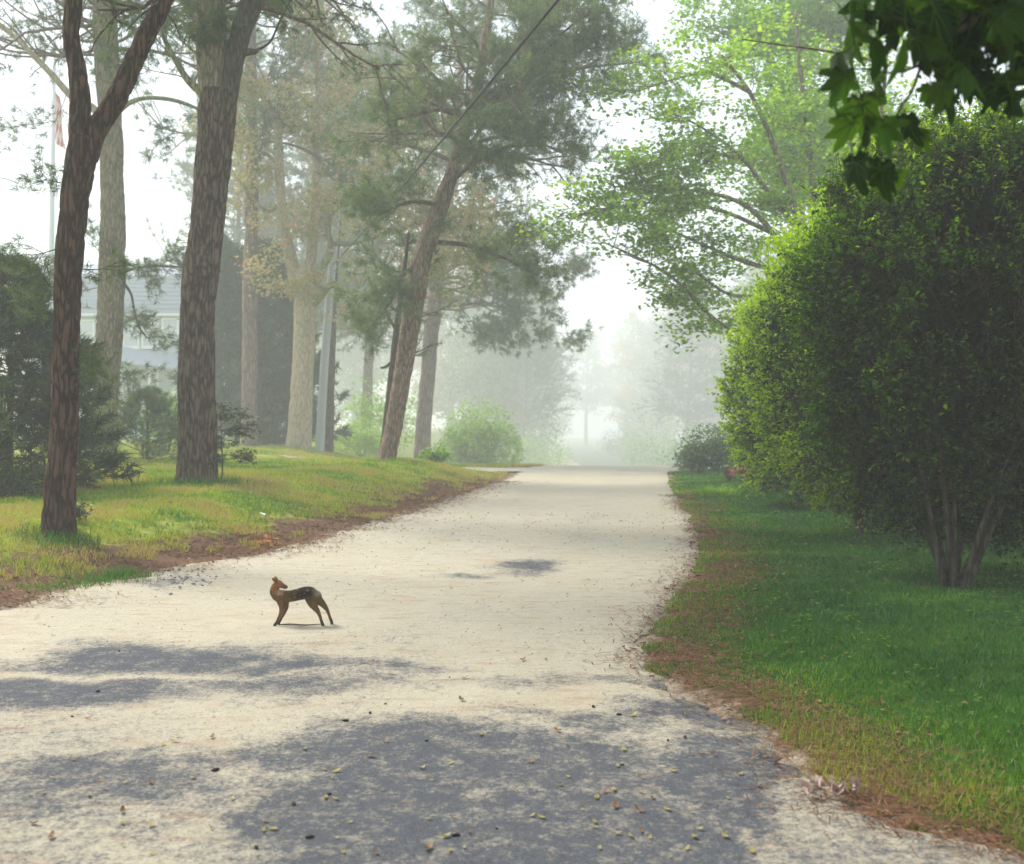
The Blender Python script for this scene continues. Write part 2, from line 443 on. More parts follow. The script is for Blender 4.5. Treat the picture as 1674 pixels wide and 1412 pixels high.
# the ground
gx = spaced([(-320, -60, 20), (-60, -16, 2.0), (-16, 10, 0.12), (10, 40, 1.5), (40, 320, 20)])
gy = spaced([(-40, 2, 2), (2, 38, 0.12), (38, 60, 0.6), (60, 120, 3), (120, 640, 26)])
GX, GY = np.meshgrid(gx, gy)
GZ = land(GX, GY)
acc = Acc()
nx, ny = len(gx), len(gy)
idx = np.arange(nx * ny).reshape(ny, nx)
acc.add(np.stack([GX, GY, GZ], -1), np.stack([idx[:-1, :-1], idx[:-1, 1:], idx[1:, 1:], idx[1:, :-1]], -1).reshape(-1, 4), None, 0.5)
dl_, dr_ = xl(GY) - GX, GX - xr(GY)
edge_d = np.maximum(dl_, dr_)
leftness = (dl_ > dr_).astype(float) * (1 + 1.3 * (1 - smooth(11, 17, GY)))
m, nt, out = new_mat('ground_soil_and_turf')
vec = mapping(nt)
d = attr(nt, 'edge')
nbig, nmid, nfine = noise(nt, vec, 0.9, 4), noise(nt, vec, 3.5, 5, 0.7), noise(nt, vec, 60, 4, 0.7)
litter = ramp(nt, nfine, [(0.3, (0.05, 0.028, 0.018)), (0.5, (0.14, 0.075, 0.045)), (0.7, (0.26, 0.16, 0.10))])
green_r = ramp(nt, nmid, [(0.3, (0.012, 0.045, 0.005)), (0.55, (0.030, 0.085, 0.008)), (0.75, (0.09, 0.13, 0.016))])
green_l = ramp(nt, nmid, [(0.3, (0.07, 0.13, 0.018)), (0.5, (0.20, 0.24, 0.030)), (0.68, (0.33, 0.34, 0.05)), (0.8, (0.22, 0.17, 0.07))])
green = mixc(nt, attr(nt, 'left'), green_r, green_l)
green = mixc(nt, 0.35, green, mixc(nt, nfine, (0.3, 0.3, 0.3), (1.5, 1.5, 1.5)), 'MULTIPLY')
f = math_n(nt, 'ADD', d, math_n(nt, 'MULTIPLY', math_n(nt, 'SUBTRACT', nmid, 0.5), 1.6))
f = math_n(nt, 'ADD', f, math_n(nt, 'MULTIPLY', math_n(nt, 'SUBTRACT', nbig, 0.5), 1.2))
f = math_n(nt, 'SUBTRACT', f, math_n(nt, 'MULTIPLY', attr(nt, 'left'), 0.53))
f = math_n(nt, 'MULTIPLY', math_n(nt, 'SUBTRACT', f, 0.20), 3.0, clamp=True)
sd_ = math_n(nt, 'ADD', d, math_n(nt, 'MULTIPLY', math_n(nt, 'SUBTRACT', nmid, 0.5), 1.1))
litter = mixc(nt, math_n(nt, 'MULTIPLY', math_n(nt, 'SUBTRACT', 0.16, sd_), 4.0, clamp=True), litter, mixc(nt, nfine, (0.20, 0.17, 0.13), (0.48, 0.42, 0.33)))
bsdf(nt, out, mixc(nt, f, litter, green), 0.95, math_n(nt, 'ADD', nmid, math_n(nt, 'MULTIPLY', nfine, 0.4)), 0.6, 0.03, 0.1)
M['ground'] = m
ground = acc.build('ground', M['ground'])
ground['kind'] = 'structure'
for nm, arr in (('edge', edge_d), ('left', leftness)):
    a_ = ground.data.attributes.new(nm, 'FLOAT', 'POINT'); a_.data.foreach_set('value', arr.astype(np.float32).ravel())

# the road: dusty sand over bluish asphalt
ry = spaced([(-12, 3.2, 0.8), (3.2, 13, 0.035), (13, 40, 0.12), (40, 90, 1.0)])
us = np.linspace(0, 1, 150)
RY = np.repeat(ry[:, None], len(us), 1)
jl = (n2(np.zeros_like(ry), ry, 2.2, 1.0) - 0.5) * 0.55 + (n2(np.zeros_like(ry), ry, 9, 4.0) - 0.5) * 0.25
jr = (n2(np.zeros_like(ry), ry, 2.2, 11.0) - 0.5) * 0.45 + (n2(np.zeros_like(ry), ry, 9, 14.0) - 0.5) * 0.30
A_, B_ = xl(ry) - 0.05 + jl, xr(ry) + 0.05 + jr
RX = A_[:, None] * (1 - us) + B_[:, None] * us
RZ = crown_road(RX, RY)
ed = np.minimum(RX - A_[:, None], B_[:, None] - RX)
RZ = RZ - 0.03 * (1 - smooth(0, 0.12, ed))
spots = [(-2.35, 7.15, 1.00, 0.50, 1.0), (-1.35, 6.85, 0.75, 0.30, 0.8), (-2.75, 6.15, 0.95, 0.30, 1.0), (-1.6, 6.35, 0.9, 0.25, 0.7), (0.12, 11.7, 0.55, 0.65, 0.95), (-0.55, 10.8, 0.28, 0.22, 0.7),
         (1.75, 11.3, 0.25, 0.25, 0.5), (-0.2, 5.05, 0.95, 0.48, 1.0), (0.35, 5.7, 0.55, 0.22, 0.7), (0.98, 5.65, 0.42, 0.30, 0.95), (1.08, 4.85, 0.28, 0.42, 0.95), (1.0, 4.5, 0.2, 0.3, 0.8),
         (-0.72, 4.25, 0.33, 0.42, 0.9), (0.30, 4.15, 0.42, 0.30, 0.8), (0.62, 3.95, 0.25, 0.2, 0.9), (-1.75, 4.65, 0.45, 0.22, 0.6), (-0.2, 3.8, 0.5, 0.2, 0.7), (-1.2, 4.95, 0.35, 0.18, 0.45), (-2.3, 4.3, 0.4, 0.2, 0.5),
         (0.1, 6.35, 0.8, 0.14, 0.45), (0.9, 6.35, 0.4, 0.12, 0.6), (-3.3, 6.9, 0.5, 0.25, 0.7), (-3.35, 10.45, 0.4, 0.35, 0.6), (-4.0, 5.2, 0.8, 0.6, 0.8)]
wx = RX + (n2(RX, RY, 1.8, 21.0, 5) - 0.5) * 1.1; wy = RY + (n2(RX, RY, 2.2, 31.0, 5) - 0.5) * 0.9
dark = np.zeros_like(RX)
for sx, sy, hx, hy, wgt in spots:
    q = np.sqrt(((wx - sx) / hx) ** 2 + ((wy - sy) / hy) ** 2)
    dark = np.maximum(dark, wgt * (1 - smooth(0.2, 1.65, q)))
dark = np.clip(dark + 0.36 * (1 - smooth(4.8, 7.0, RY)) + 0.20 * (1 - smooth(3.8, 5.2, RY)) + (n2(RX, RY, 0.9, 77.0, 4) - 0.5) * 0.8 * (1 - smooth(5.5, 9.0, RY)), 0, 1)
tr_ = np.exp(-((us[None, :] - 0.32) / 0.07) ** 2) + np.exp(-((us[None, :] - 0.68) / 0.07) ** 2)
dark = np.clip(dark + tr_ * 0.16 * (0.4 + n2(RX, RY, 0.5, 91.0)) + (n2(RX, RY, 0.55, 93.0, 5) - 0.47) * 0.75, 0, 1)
acc = Acc()
idx = np.arange(RX.size).reshape(RX.shape)
acc.add(np.stack([RX, RY, RZ], -1), np.stack([idx[:-1, :-1], idx[:-1, 1:], idx[1:, 1:], idx[1:, :-1]], -1).reshape(-1, 4), None, dark.ravel())
m, nt, out = new_mat('sandy_asphalt')
vec = mapping(nt)
big, mid, fine, grit = noise(nt, vec, 1.3, 4), noise(nt, vec, 6, 5, 0.7), noise(nt, vec, 70, 4, 0.75), noise(nt, vec, 190, 3, 0.8)
sand = ramp(nt, math_n(nt, 'ADD', math_n(nt, 'MULTIPLY', fine, 0.6), math_n(nt, 'MULTIPLY', mid, 0.4)), [(0.28, (0.22, 0.196, 0.150)), (0.48, (0.41, 0.370, 0.288)), (0.72, (0.56, 0.512, 0.408))])
sand = mixc(nt, math_n(nt, 'MULTIPLY', math_n(nt, 'SUBTRACT', big, 0.5), 2.2, clamp=True), sand, (0.38, 0.31, 0.215))
tar = ramp(nt, grit, [(0.30, (0.028, 0.030, 0.036)), (0.48, (0.060, 0.066, 0.082)), (0.64, (0.13, 0.138, 0.156)), (0.76, (0.40, 0.385, 0.35))])
spk = noise(nt, vec, 48, 3, 0.6)
drift = noise(nt, mapping(nt, (1.1, 4.5, 1)), 1.6, 5, 0.7)
sand = mixc(nt, math_n(nt, 'MULTIPLY', math_n(nt, 'SUBTRACT', drift, 0.54), 5.0, clamp=True), sand, mixc(nt, fine, (0.22, 0.13, 0.08), (0.46, 0.35, 0.24)))
f = math_n(nt, 'SUBTRACT', math_n(nt, 'MULTIPLY', attr(nt), 1.35), 0.50)
for nz_, w_ in ((mid, 2.1), (noise(nt, vec, 17, 4, 0.7), 1.5), (spk, 1.1), (noise(nt, vec, 105, 3, 0.7), 1.5), (grit, 1.6)):
    f = math_n(nt, 'ADD', f, math_n(nt, 'MULTIPLY', math_n(nt, 'SUBTRACT', nz_, 0.5), w_))
f = math_n(nt, 'ADD', math_n(nt, 'MULTIPLY', f, 1.05), 0.18, clamp=True)
bsdf(nt, out, mixc(nt, f, sand, tar), 0.93, math_n(nt, 'ADD', grit, math_n(nt, 'MULTIPLY', fine, 0.8)), 0.55, 0.006, 0.15)
M['road'] = m
road = acc.build('road', M['road'])
road['kind'] = 'structure'

def lane(name, P, wid, lift):
    """a side drive laid on the land along a polyline"""
    C, _ = resample(np.array([(x, y, 0) for x, y in P]), np.ones(len(P)), 60)
    t = unit(np.gradient(C, axis=0)); nrm = np.stack([-t[:, 1], t[:, 0], t[:, 2]], 1)
    u = np.linspace(-0.5, 0.5, 24)
    V = C[:, None, :] + nrm[:, None, :] * (u[None, :, None] * wid)
    V[:, :, 2] = land(V[:, :, 0], V[:, :, 1]) + lift
    a = Acc(); ii = np.arange(60 * 24).reshape(60, 24)
    a.add(V, np.stack([ii[:-1, :-1], ii[:-1, 1:], ii[1:, 1:], ii[1:, :-1]], -1).reshape(-1, 4), None, 0.25)
    o = a.build(name, M['road']); o['kind'] = 'structure'
    return o
lane('driveway', [(1.4, 35.8), (-1.2, 35.6), (-3.4, 36.0), (-5.5, 36.8), (-7.5, 38.5)], 3.0, 0.05)
lane('driveway', [(4.0, 35.6), (6.5, 35.9), (9.0, 36.0), (16, 37)], 2.6, 0.045)

# ------------------------------------------------------------------ trees
def px_path(pts, Y, dy=0.0):
    """(px, py, width px) list at depth Y (drifting by dy) -> points, radii"""
    n = len(pts)
    P = np.array([at(p[0], p[1], Y + dy * i / max(n - 1, 1)) for i, p in enumerate(pts)])
    R = np.array([p[2] * 0.5 * Y / F for p in pts])
    return P, R

def wood(name, parent, pts, Y, mat, seg=14, rough=0.12, dy=0.0, step=0.10, flare=0.0, sink=True, raw=None, fr=None):
    P, R = px_path(pts, Y, dy) if raw is None else raw
    if flare > 0:      # root it in the ground
        g = zat(P[0][0], P[0][1])
        P = P.copy(); P[0][2] = min(P[0][2], g)
        P = np.concatenate([[P[0] - np.array([0, 0, 0.15])], P]); R = np.concatenate([[R[0]], R])
    L = np.linalg.norm(np.diff(P, axis=0), axis=1).sum()
    P, R = resample(P, R, max(6, int(L / step)))
    a = Acc(); fr = fr or (0.77 / max(R.mean(), 0.02), 0.25 / max(R.mean(), 0.02)); tube(a, P, R, seg, rough, fr[0], fr[1], flare=flare)
    a.build(name, M[mat], parent)
    return P, R

def along(P, t):
    k = np.clip(t * (len(P) - 1), 0, len(P) - 1.001); i = int(k); f = k - i
    return P[i] * (1 - f) + P[i + 1] * f, unit(P[i + 1] - P[i])

def pine_crown(parent, stems, rng, n, t0, L, mat='pine', bark='bark_far', tuft=(10, 0.16, 0.014), level=1, nch=6, up=0.1, extra=None, azim=None, drop=0.0, tip_keep=1.0, fill=1):
    """random boughs on stems (list of point arrays), twigs and needles"""
    tw, tips = Acc(), []
    for k in range(n):
        P = stems[rng.integers(len(stems))]
        t = t0 + (1 - t0) * rng.uniform(0, 1) ** 0.9
        q, d = along(P, t)
        az = rng.uniform(0, 2 * math.pi) if azim is None else rng.normal(azim[0], azim[1])
        out_ = np.array([math.cos(az), math.sin(az), rng.uniform(-0.1, 0.55) - drop])
        ln = L * rng.uniform(0.55, 1.2) * (1.15 - 0.65 * (t - t0) / max(1 - t0, 1e-6))
        sprout(tw, tips, q, out_, ln, 0.02 + 0.012 * ln, rng, level, nch, up, 0.3, 0.9, 0.45)
    for q, d, ln in (extra or []):
        sprout(tw, tips, q, d, ln, 0.006 + 0.006 * ln, rng, level, nch, up, 0.3, 0.9, 0.45)
    tw.build('twigs', M[bark], parent, kind='stuff')
    T = np.array(tips)
    if fill > 1:
        T = np.repeat(T, fill, 0); T[:, :3] += T[:, 3:] * rng.uniform(-0.6, 0.9, (len(T), 1)) * tuft[1] + rng.normal(size=(len(T), 3)) * tuft[1] * 0.55
        T[:, 3:] += rng.normal(size=(len(T), 3)) * 0.35
    a = Acc()
    needles(a, T[:, :3], T[:, 3:], rng, *tuft)
    a.build('crown', M[mat], parent, kind='stuff')

def leaf_crown(parent, boughs, rng, mat, bark, size, per, sd, level=2, nch=4, up=0.15, L=1.2, flat=0.5, upl=0.8, v_of=None, r0=0.02):
    """boughs: list of (point, direction, length)"""
    tw, tips = Acc(), []
    for q, d, ln in boughs: sprout(tw, tips, q, d, ln, r0 * max(ln, 0.4), rng, level, nch, up, 0.3, 0.9, 0.5)
    tw.build('twigs', M[bark], parent, kind='stuff')
    T = np.array(tips)[:, :3]
    p = np.repeat(T, per, 0) + rng.normal(size=(len(T) * per, 3)) * np.array([sd, sd, sd * flat])
    v = np.clip(np.repeat(rng.normal(0.5, 0.22, len(T)), per) + rng.normal(0, 0.15, len(p)), 0, 1)
    a = Acc(); leaves(a, p, size, rng, upl, 0.75, v)
    a.build('crown', M[mat], parent, kind='stuff')
    return T

# forked pine close to the road
Y = 12.4
t = thing('pine_tree', 'slender dark red-barked pine forking into two stems, nearest tree on the grass bank', 'tree', foot(95, Y), 'pine trees')
P, _ = wood('trunk', t, [(95, 862, 46), (99, 780, 44), (104, 700, 42), (108, 560, 40), (113, 420, 41), (122, 330, 40), (134, 250, 42), (138, 225, 40)], Y, 'bark_red', 72, 0.20, step=0.03, flare=0.55, fr=(24, 4))
Pa, _ = wood('limb', t, [(134, 262, 34), (131, 215, 33), (131, 160, 30), (126, 110, 27), (116, 60, 26), (120, 0, 25), (124, -120, 22), (110, -260, 16), (120, -400, 6)], Y, 'bark_red', 48, 0.2, step=0.035, fr=(26, 8))
Pb, _ = wood('limb', t, [(140, 258, 34), (156, 215, 32), (188, 165, 32), (214, 110, 30), (240, 55, 28), (268, 0, 27), (310, -100, 24), (340, -220, 18), (350, -360, 7)], Y, 'bark_red', 48, 0.2, dy=0.6, step=0.035, fr=(26, 8))
r = rng_of(1)
ex = [(at(114, 400, Y), np.array([-1, -0.3, -0.2]), 0.55), (at(110, 520, Y), np.array([-1, -0.2, 0.1]), 0.5), (at(120, 560, Y), np.array([1, -0.3, -0.5]), 0.55), (at(118, 440, Y), np.array([1, 0.1, 0.1]), 0.5),
      (at(112, 480, Y), np.array([-1, 0.2, 0.35]), 0.7), (at(128, 300, Y), np.array([-1, -0.3, 0.0]), 0.4), (at(104, 600, Y), np.array([1, -0.4, -0.3]), 0.4)]
pine_crown(t, [Pa, Pb], r, 60, 0.45, 1.7, tuft=(16, 0.12, 0.008), extra=ex, bark='bark_dark', fill=2, drop=0.1)

# stout pine, forked high up
Y = 19.0
t = thing('pine_tree', 'stout brown pine with deeply furrowed bark, forked at the top, grass tufts around its foot', 'tree', foot(320, Y), 'pine trees')
P, _ = wood('trunk', t, [(320, 786, 62), (322, 720, 57), (322, 620, 57), (323, 520, 53), (328, 450, 54), (337, 380, 51), (345, 300, 53), (351, 230, 55), (355, 180, 58), (357, 150, 56)], Y, 'bark_brown', 96, 0.15, step=0.04, flare=0.45, fr=(17, 2.2))
Pa, _ = wood('limb', t, [(350, 178, 44), (347, 120, 47), (345, 60, 48), (343, 0, 46), (340, -120, 38), (350, -280, 24), (345, -420, 8)], Y, 'bark_grey', 30, 0.2, step=0.05)
Pb, _ = wood('limb', t, [(366, 182, 34), (378, 130, 32), (388, 75, 32), (405, 20, 33), (428, -40, 32), (470, -180, 22), (500, -320, 8)], Y, 'bark_dark', 28, 0.2, step=0.05)
wood('branch', t, [(342, 172, 22), (328, 150, 15), (308, 132, 12), (288, 100, 9), (268, 62, 6), (258, 30, 4)], Y, 'bark_mossy', 12, 0.15, dy=-0.3)
wood('branch', t, [(386, 95, 14), (400, 86, 13), (416, 84, 9), (424, 83, 3)], Y, 'bark_dark', 12, 0.2)
wood('branch', t, [(412, 85, 5), (440, 70, 4), (455, 40, 3.5), (475, 0, 3), (500, -60, 2)], Y, 'bark_dark', 6, 0.1)
r = rng_of(2)
ex = [(at(288, 100, Y), np.array([-0.6, -0.5, 0.6]), 0.9), (at(310, 130, Y), np.array([-0.8, -0.2, 0.1]), 0.9), (at(268, 62, Y), np.array([-0.5, -0.3, 0.7]), 0.8), (at(372, 60, Y), np.array([0.1, -1, 0.2]), 0.35), (at(352, 80, Y), np.array([-0.2, -1, 0.3]), 0.35)]
pine_crown(t, [Pa, Pb], r, 60, 0.30, 2.4, tuft=(17, 0.17, 0.012), extra=[(q_, d_, l_ * 1.3) for q_, d_, l_ in ex], bark='bark_far', drop=0.25, fill=3)

# grey-green pine behind those two
Y = 28.0
t = thing('pine_tree', 'grey-green lichened pine trunk standing between the forked pine and the stout pine', 'tree', foot(165, Y), 'pine trees')
P, _ = wood('trunk', t, [(165, 756, 44), (168, 700, 40), (173, 640, 39), (178, 560, 40), (182, 470, 40), (184, 380, 38), (183, 280, 36), (180, 190, 35), (175, 100, 37), (170, 0, 36), (165, -140, 28), (170, -300, 10)], Y, 'bark_grey', 60, 0.14, step=0.07, flare=0.3, fr=(14, 4))
wood('branch', t, [(178, 205, 14), (150, 175, 12), (118, 158, 11), (88, 125, 10), (60, 96, 9), (30, 66, 8), (0, 40, 7), (-60, 0, 5)], Y, 'bark_oak', 10, 0.12, dy=-0.8)
wood('branch', t, [(186, 190, 9), (212, 168, 8), (240, 160, 7), (275, 162, 7), (305, 170, 6), (340, 185, 4)], Y, 'bark_mossy', 10, 0.12, dy=0.6)
wood('branch', t, [(186, 450, 7), (215, 440, 5), (250, 435, 4), (290, 436, 3), (310, 440, 2)], Y, 'bark_dark', 8, 0.1, dy=0.5)
wood('branch', t, [(200, 460, 6), (214, 480, 4), (220, 510, 3.5), (228, 535, 3), (240, 552, 2)], Y, 'bark_dark', 8, 0.1, dy=-0.5)
wood('branch', t, [(188, 120, 8), (220, 90, 6), (255, 40, 5), (300, -20, 4)], Y, 'bark_mossy', 8, 0.1, dy=-0.5)
r = rng_of(3)
ex = []
for (qx, qy, ddx, ddz, ln) in [(200, 440, 1, .1, .5), (225, 437, 1, -.2, .5), (250, 435, .8, .2, .5), (275, 436, .8, -.1, .5), (300, 438, 1, 0, .4), (215, 500, .6, -.5, .4), (235, 545, .8, -.2, .4), (222, 520, -.6, -.3, .4),
                               (165, 440, -1, -.2, .7), (160, 470, -1, -.4, .7), (170, 420, -.8, .3, .7), (175, 590, .5, -.5, .8), (205, 600, .3, -.6, .5), (60, 96, -.4, .5, .8), (110, 150, -.3, -.5, .9), (20, 60, -.6, -.4, .9), (80, 200, -1, -.2, .9), (250, 165, .3, -.6, .7), (290, 165, .4, -.5, .7), (230, 165, -.2, .6, .8), (30, 300, -1, .1, .9), (40, 420, -.7, .1, 1.0), (85, 460, -.8, -.1, .9), (60, 440, .4, -.2, .8)]:
    ex.append((at(qx, qy, Y + r.uniform(-.8, .6)), np.array([ddx, r.uniform(-.5, .2), ddz]), ln * 1.6))
pine_crown(t, [P], r, 70, 0.62, 3.6, tuft=(14, 0.23, 0.018), extra=ex, bark='bark_far', drop=0.2, fill=2)

# reddish trunk in front of the dark evergreens
Y = 46.0
t = thing('pine_tree', 'straight purplish-brown pine trunk standing before the dark evergreen screen', 'tree', foot(408, Y), 'pine trees')
P, _ = wood('trunk', t, [(408, 715, 26), (408, 600, 24), (409, 480, 24), (411, 380, 23), (412, 250, 20), (410, 100, 17), (412, -40, 13), (415, -200, 5)], Y, 'bark_far', 14, 0.15, step=0.15, flare=0.15)
pine_crown(t, [P], rng_of(4), 50, 0.5, 3.8, mat='pine_blue', tuft=(11, 0.40, 0.045), fill=2)

# the budding oak
Y = 45.5
t = thing('oak_tree', 'pale tan oak with crooked mossy limbs and orange-yellow budding leaves', 'tree', foot(490, Y))
OP, _ = wood('trunk', t, [(489, 733, 40), (491, 690, 37), (494, 630, 35), (497, 560, 34), (499, 510, 36), (500, 470, 40), (500, 440, 34)], Y, 'bark_oak', 30, 0.14, step=0.08, flare=0.25)
limbs = []
def oak_limb(pts, dy, mat='bark_mossy', seg=10):
    limbs.append(wood('limb', t, pts, Y, mat, seg, 0.12, dy, 0.09)[0])
oak_limb([(488, 485, 26), (475, 420, 20), (464, 370, 17), (458, 300, 15), (455, 240, 14), (452, 200, 14), (436, 182, 11), (410, 160, 9), (385, 130, 7), (360, 120, 4)], -1.7, 'bark_oak')
oak_limb([(505, 460, 22), (512, 380, 17), (516, 300, 15), (518, 220, 13), (521, 140, 11), (516, 60, 9), (505, 0, 7), (500, -80, 4)], 1.4, 'bark_oak')
oak_limb([(511, 470, 17), (528, 435, 14), (541, 405, 11), (536, 372, 10), (545, 345, 9), (575, 325, 6), (610, 300, 4)], -2.5)
oak_limb([(508, 500, 18), (525, 482, 13), (541, 466, 10), (560, 472, 9), (590, 481, 8.5), (622, 476, 8), (655, 463, 7), (690, 460, 6), (725, 455, 5), (756, 453, 3)], -4.2, 'bark_mossy')
oak_limb([(540, 398, 9), (572, 398, 8), (600, 391, 7), (640, 378, 7), (680, 368, 6), (720, 358, 5), (770, 352, 4), (830, 352, 3)], -4.2)
oak_limb([(640, 380, 6), (690, 386, 5), (730, 378, 5), (760, 394, 4), (790, 412, 3), (830, 405, 2)], -3.4)
oak_limb([(486, 490, 10), (470, 476, 9), (456, 463, 8), (450, 461, 4)], -1.7)
oak_limb([(453, 210, 12), (462, 180, 11), (476, 150, 10), (472, 125, 9), (490, 105, 9), (505, 70, 8), (520, 30, 8), (530, -10, 7), (545, -90, 4)], -1.7)
oak_limb([(518, 240, 9), (545, 200, 7), (590, 180, 6), (640, 170, 4), (690, 160, 3)], -3.1)
oak_limb([(515, 320, 8), (520, 290, 7), (560, 282, 6), (610, 278, 5), (660, 262, 3)], 1.7)
oak_limb([(460, 330, 7), (440, 345, 6), (418, 330, 5), (395, 300, 3)], -1.7)
oak_limb([(456, 270, 7), (430, 250, 6), (400, 262, 4), (380, 240, 3)], 1.5)
r = rng_of(5)
boughs = []
for P in limbs:
    L = np.linalg.norm(np.diff(P, axis=0), axis=1).sum()
    for k in range(int(5 + L * 2.0)):
        q, d = along(P, r.uniform(0.35, 1.0))
        boughs.append((q, unit(r.normal(size=3) + 0.5 * d + np.array([0, 0, 0.45])), r.uniform(0.8, 2.1)))
leaf_crown(t, boughs, r, 'oak', 'bark_mossy', 0.17, 6, 0.28, level=1, nch=5, up=0.2, flat=0.8, upl=0.3, r0=0.014)

# slim dark tree behind the pole
Y = 50.0
t = thing('slim_tree', 'slim dark trunk right behind the leaning utility pole', 'tree', foot(540, Y))
P, _ = wood('trunk', t, [(538, 730, 15), (540, 650, 13), (543, 560, 12), (545, 480, 11), (552, 380, 9), (560, 260, 7), (570, 120, 4)], Y, 'bark_dark', 10, 0.15, step=0.2, flare=0.15)
pine_crown(t, [P], rng_of(6), 22, 0.45, 2.6, mat='pine_blue', tuft=(10, 0.32, 0.036), fill=2)

# leaning pine at the end of the bank
Y = 29.0
t = thing('pine_tree', 'reddish pine leaning over the lane at the end of the grass bank', 'tree', foot(634, Y), 'pine trees')
P, _ = wood('trunk', t, [(632, 758, 28), (641, 710, 27), (652, 650, 28), (662, 590, 29), (672, 530, 31), (680, 480, 31), (688, 430, 31), (703, 385, 28), (722, 330, 25), (745, 265, 21), (768, 190, 18), (788, 100, 15), (802, 0, 12), (815, -120, 5)], Y, 'bark_pale', 40, 0.16, step=0.07, flare=0.3, fr=(14, 4))
LP = P
bl = []
for pts, dy in [([(757, 225, 9), (785, 165, 9), (830, 138, 8), (880, 122, 7), (925, 100, 6), (960, 75, 5), (990, 55, 3)], -2.0), ([(775, 175, 9), (830, 150, 7), (860, 125, 6), (895, 80, 5), (930, 45, 4), (965, 20, 3)], -3.0),
                ([(760, 210, 8), (820, 160, 7), (900, 125, 6), (960, 110, 5), (1010, 105, 4), (1050, 100, 2)], 1.5), ([(770, 180, 7), (800, 140, 6), (835, 95, 5), (870, 40, 4), (900, -20, 3)], 1.5),
                ([(735, 300, 8), (780, 262, 6), (830, 240, 5), (875, 238, 3)], -1.5), ([(748, 255, 7), (790, 230, 6), (850, 222, 5), (920, 250, 3)], 1.0), ([(700, 395, 8), (760, 400, 7), (820, 420, 5), (880, 450, 3)], 1.5),
                ([(690, 430, 9), (660, 450, 7), (640, 490, 5), (620, 520, 3)], -1.0), ([(720, 335, 7), (670, 330, 6), (620, 350, 4)], -1.2), ([(765, 200, 7), (720, 180, 6), (670, 190, 4), (630, 200, 3)], 0.8)]:
    bl.append(wood('branch', t, pts, Y, 'bark_dark', 8, 0.1, dy, 0.12)[0])
cl = Acc()
r = rng_of(7)
for k in range(11):
    c = at(964, 14, Y - 3.0) + r.normal(size=3) * np.array([0.09, 0.06, 0.10])
    d = unit(r.normal(size=3) + np.array([0, 0, -0.8]))
    tube(cl, np.array([c, c + d * 0.03, c + d * 0.07, c + d * 0.11]), np.array([0.012, 0.034, 0.028, 0.006]), 7, 0.3)
cc_ = cl.build('cone_cluster', M['seed'], t, kind='stuff'); cc_['label'] = 'dark clump of cones at the tip of a branch'
ex = []
for B in bl:
    L = np.linalg.norm(np.diff(B, axis=0), axis=1).sum()
    for k in range(int(5 + L * 3.3)):
        q, d = along(B, r.uniform(0.25, 1.0))
        ex.append((q, unit(0.6 * d + r.normal(size=3) * 0.6 + np.array([0, 0, 0.1])), r.uniform(0.7, 1.5)))
pine_crown(t, [P], r, 40, 0.55, 3.0, mat='pine_pale', tuft=(14, 0.24, 0.020), extra=ex, nch=6, bark='bark_far', fill=2)

# thin companion
Y = 30.2
t = thing('dead_pine', 'thin dark dead pine stem close behind the leaning pine', 'tree', foot(628, Y))
P, _ = wood('trunk', t, [(626, 745, 14), (633, 680, 12), (641, 610, 12), (646, 560, 11), (652, 510, 9), (660, 450, 7), (668, 380, 4)], Y, 'bark_dark', 10, 0.15, step=0.1, flare=0.15)
wood('branch', t, [(643, 590, 6), (630, 600, 5), (622, 601, 3)], Y, 'bark_dark', 6, 0.1)
wood('branch', t, [(648, 540, 6), (636, 520, 4), (628, 500, 3)], Y, 'bark_dark', 6, 0.1)
pine_crown(t, [P], rng_of(8), 14, 0.4, 1.2, mat='pine', tuft=(10, 0.19, 0.018), bark='bark_dark')

# pine behind, with the broad hanging crown
Y = 58.0
t = thing('pine_tree', 'grey-brown pine trunk behind the leaning pine, with a broad drooping crown over the lane', 'tree', foot(690, Y), 'pine trees')
P, _ = wood('trunk', t, [(688, 735, 28), (693, 690, 25), (699, 620, 24), (705, 545, 24), (713, 480, 22), (720, 420, 20), (732, 330, 18), (745, 220, 15), (755, 100, 11), (760, -20, 5)], Y, 'bark_far', 16, 0.15, step=0.12, flare=0.18)
r = rng_of(9)
ex = []
for k in range(26):
    q = at(r.uniform(560, 800), r.uniform(20, 330), Y + r.uniform(-3, 3))
    ex.append((q, unit(np.array([r.uniform(-1, .6), r.normal() * .5, r.uniform(-.3, .3)])), r.uniform(1.2, 2.4)))
for k in range(42):
    q = at(r.uniform(740, 925), r.uniform(400, 545), Y + r.uniform(-2.5, 1.5))
    ex.append((q, unit(np.array([r.uniform(-.2, 1), r.normal() * .5, r.uniform(-.7, .15)])), r.uniform(1.2, 2.2)))
for k in range(8):
    a0, a1 = at(712, 480 - k * 14, Y), at(r.uniform(850, 930), r.uniform(420, 560), Y + r.uniform(-2, 1.5))
    raw = (np.array([a0, a0 * .5 + a1 * .5 + np.array([0, 0, 0.35]), a1]), np.array([0.07, 0.05, 0.015]))
    wood('branch', t, None, Y, 'bark_far', 6, 0.1, step=0.3, raw=raw)
pine_crown(t, [P], r, 80, 0.34, 4.4, mat='pine_blue', tuft=(12, 0.36, 0.040), extra=ex, drop=0.15, fill=2)

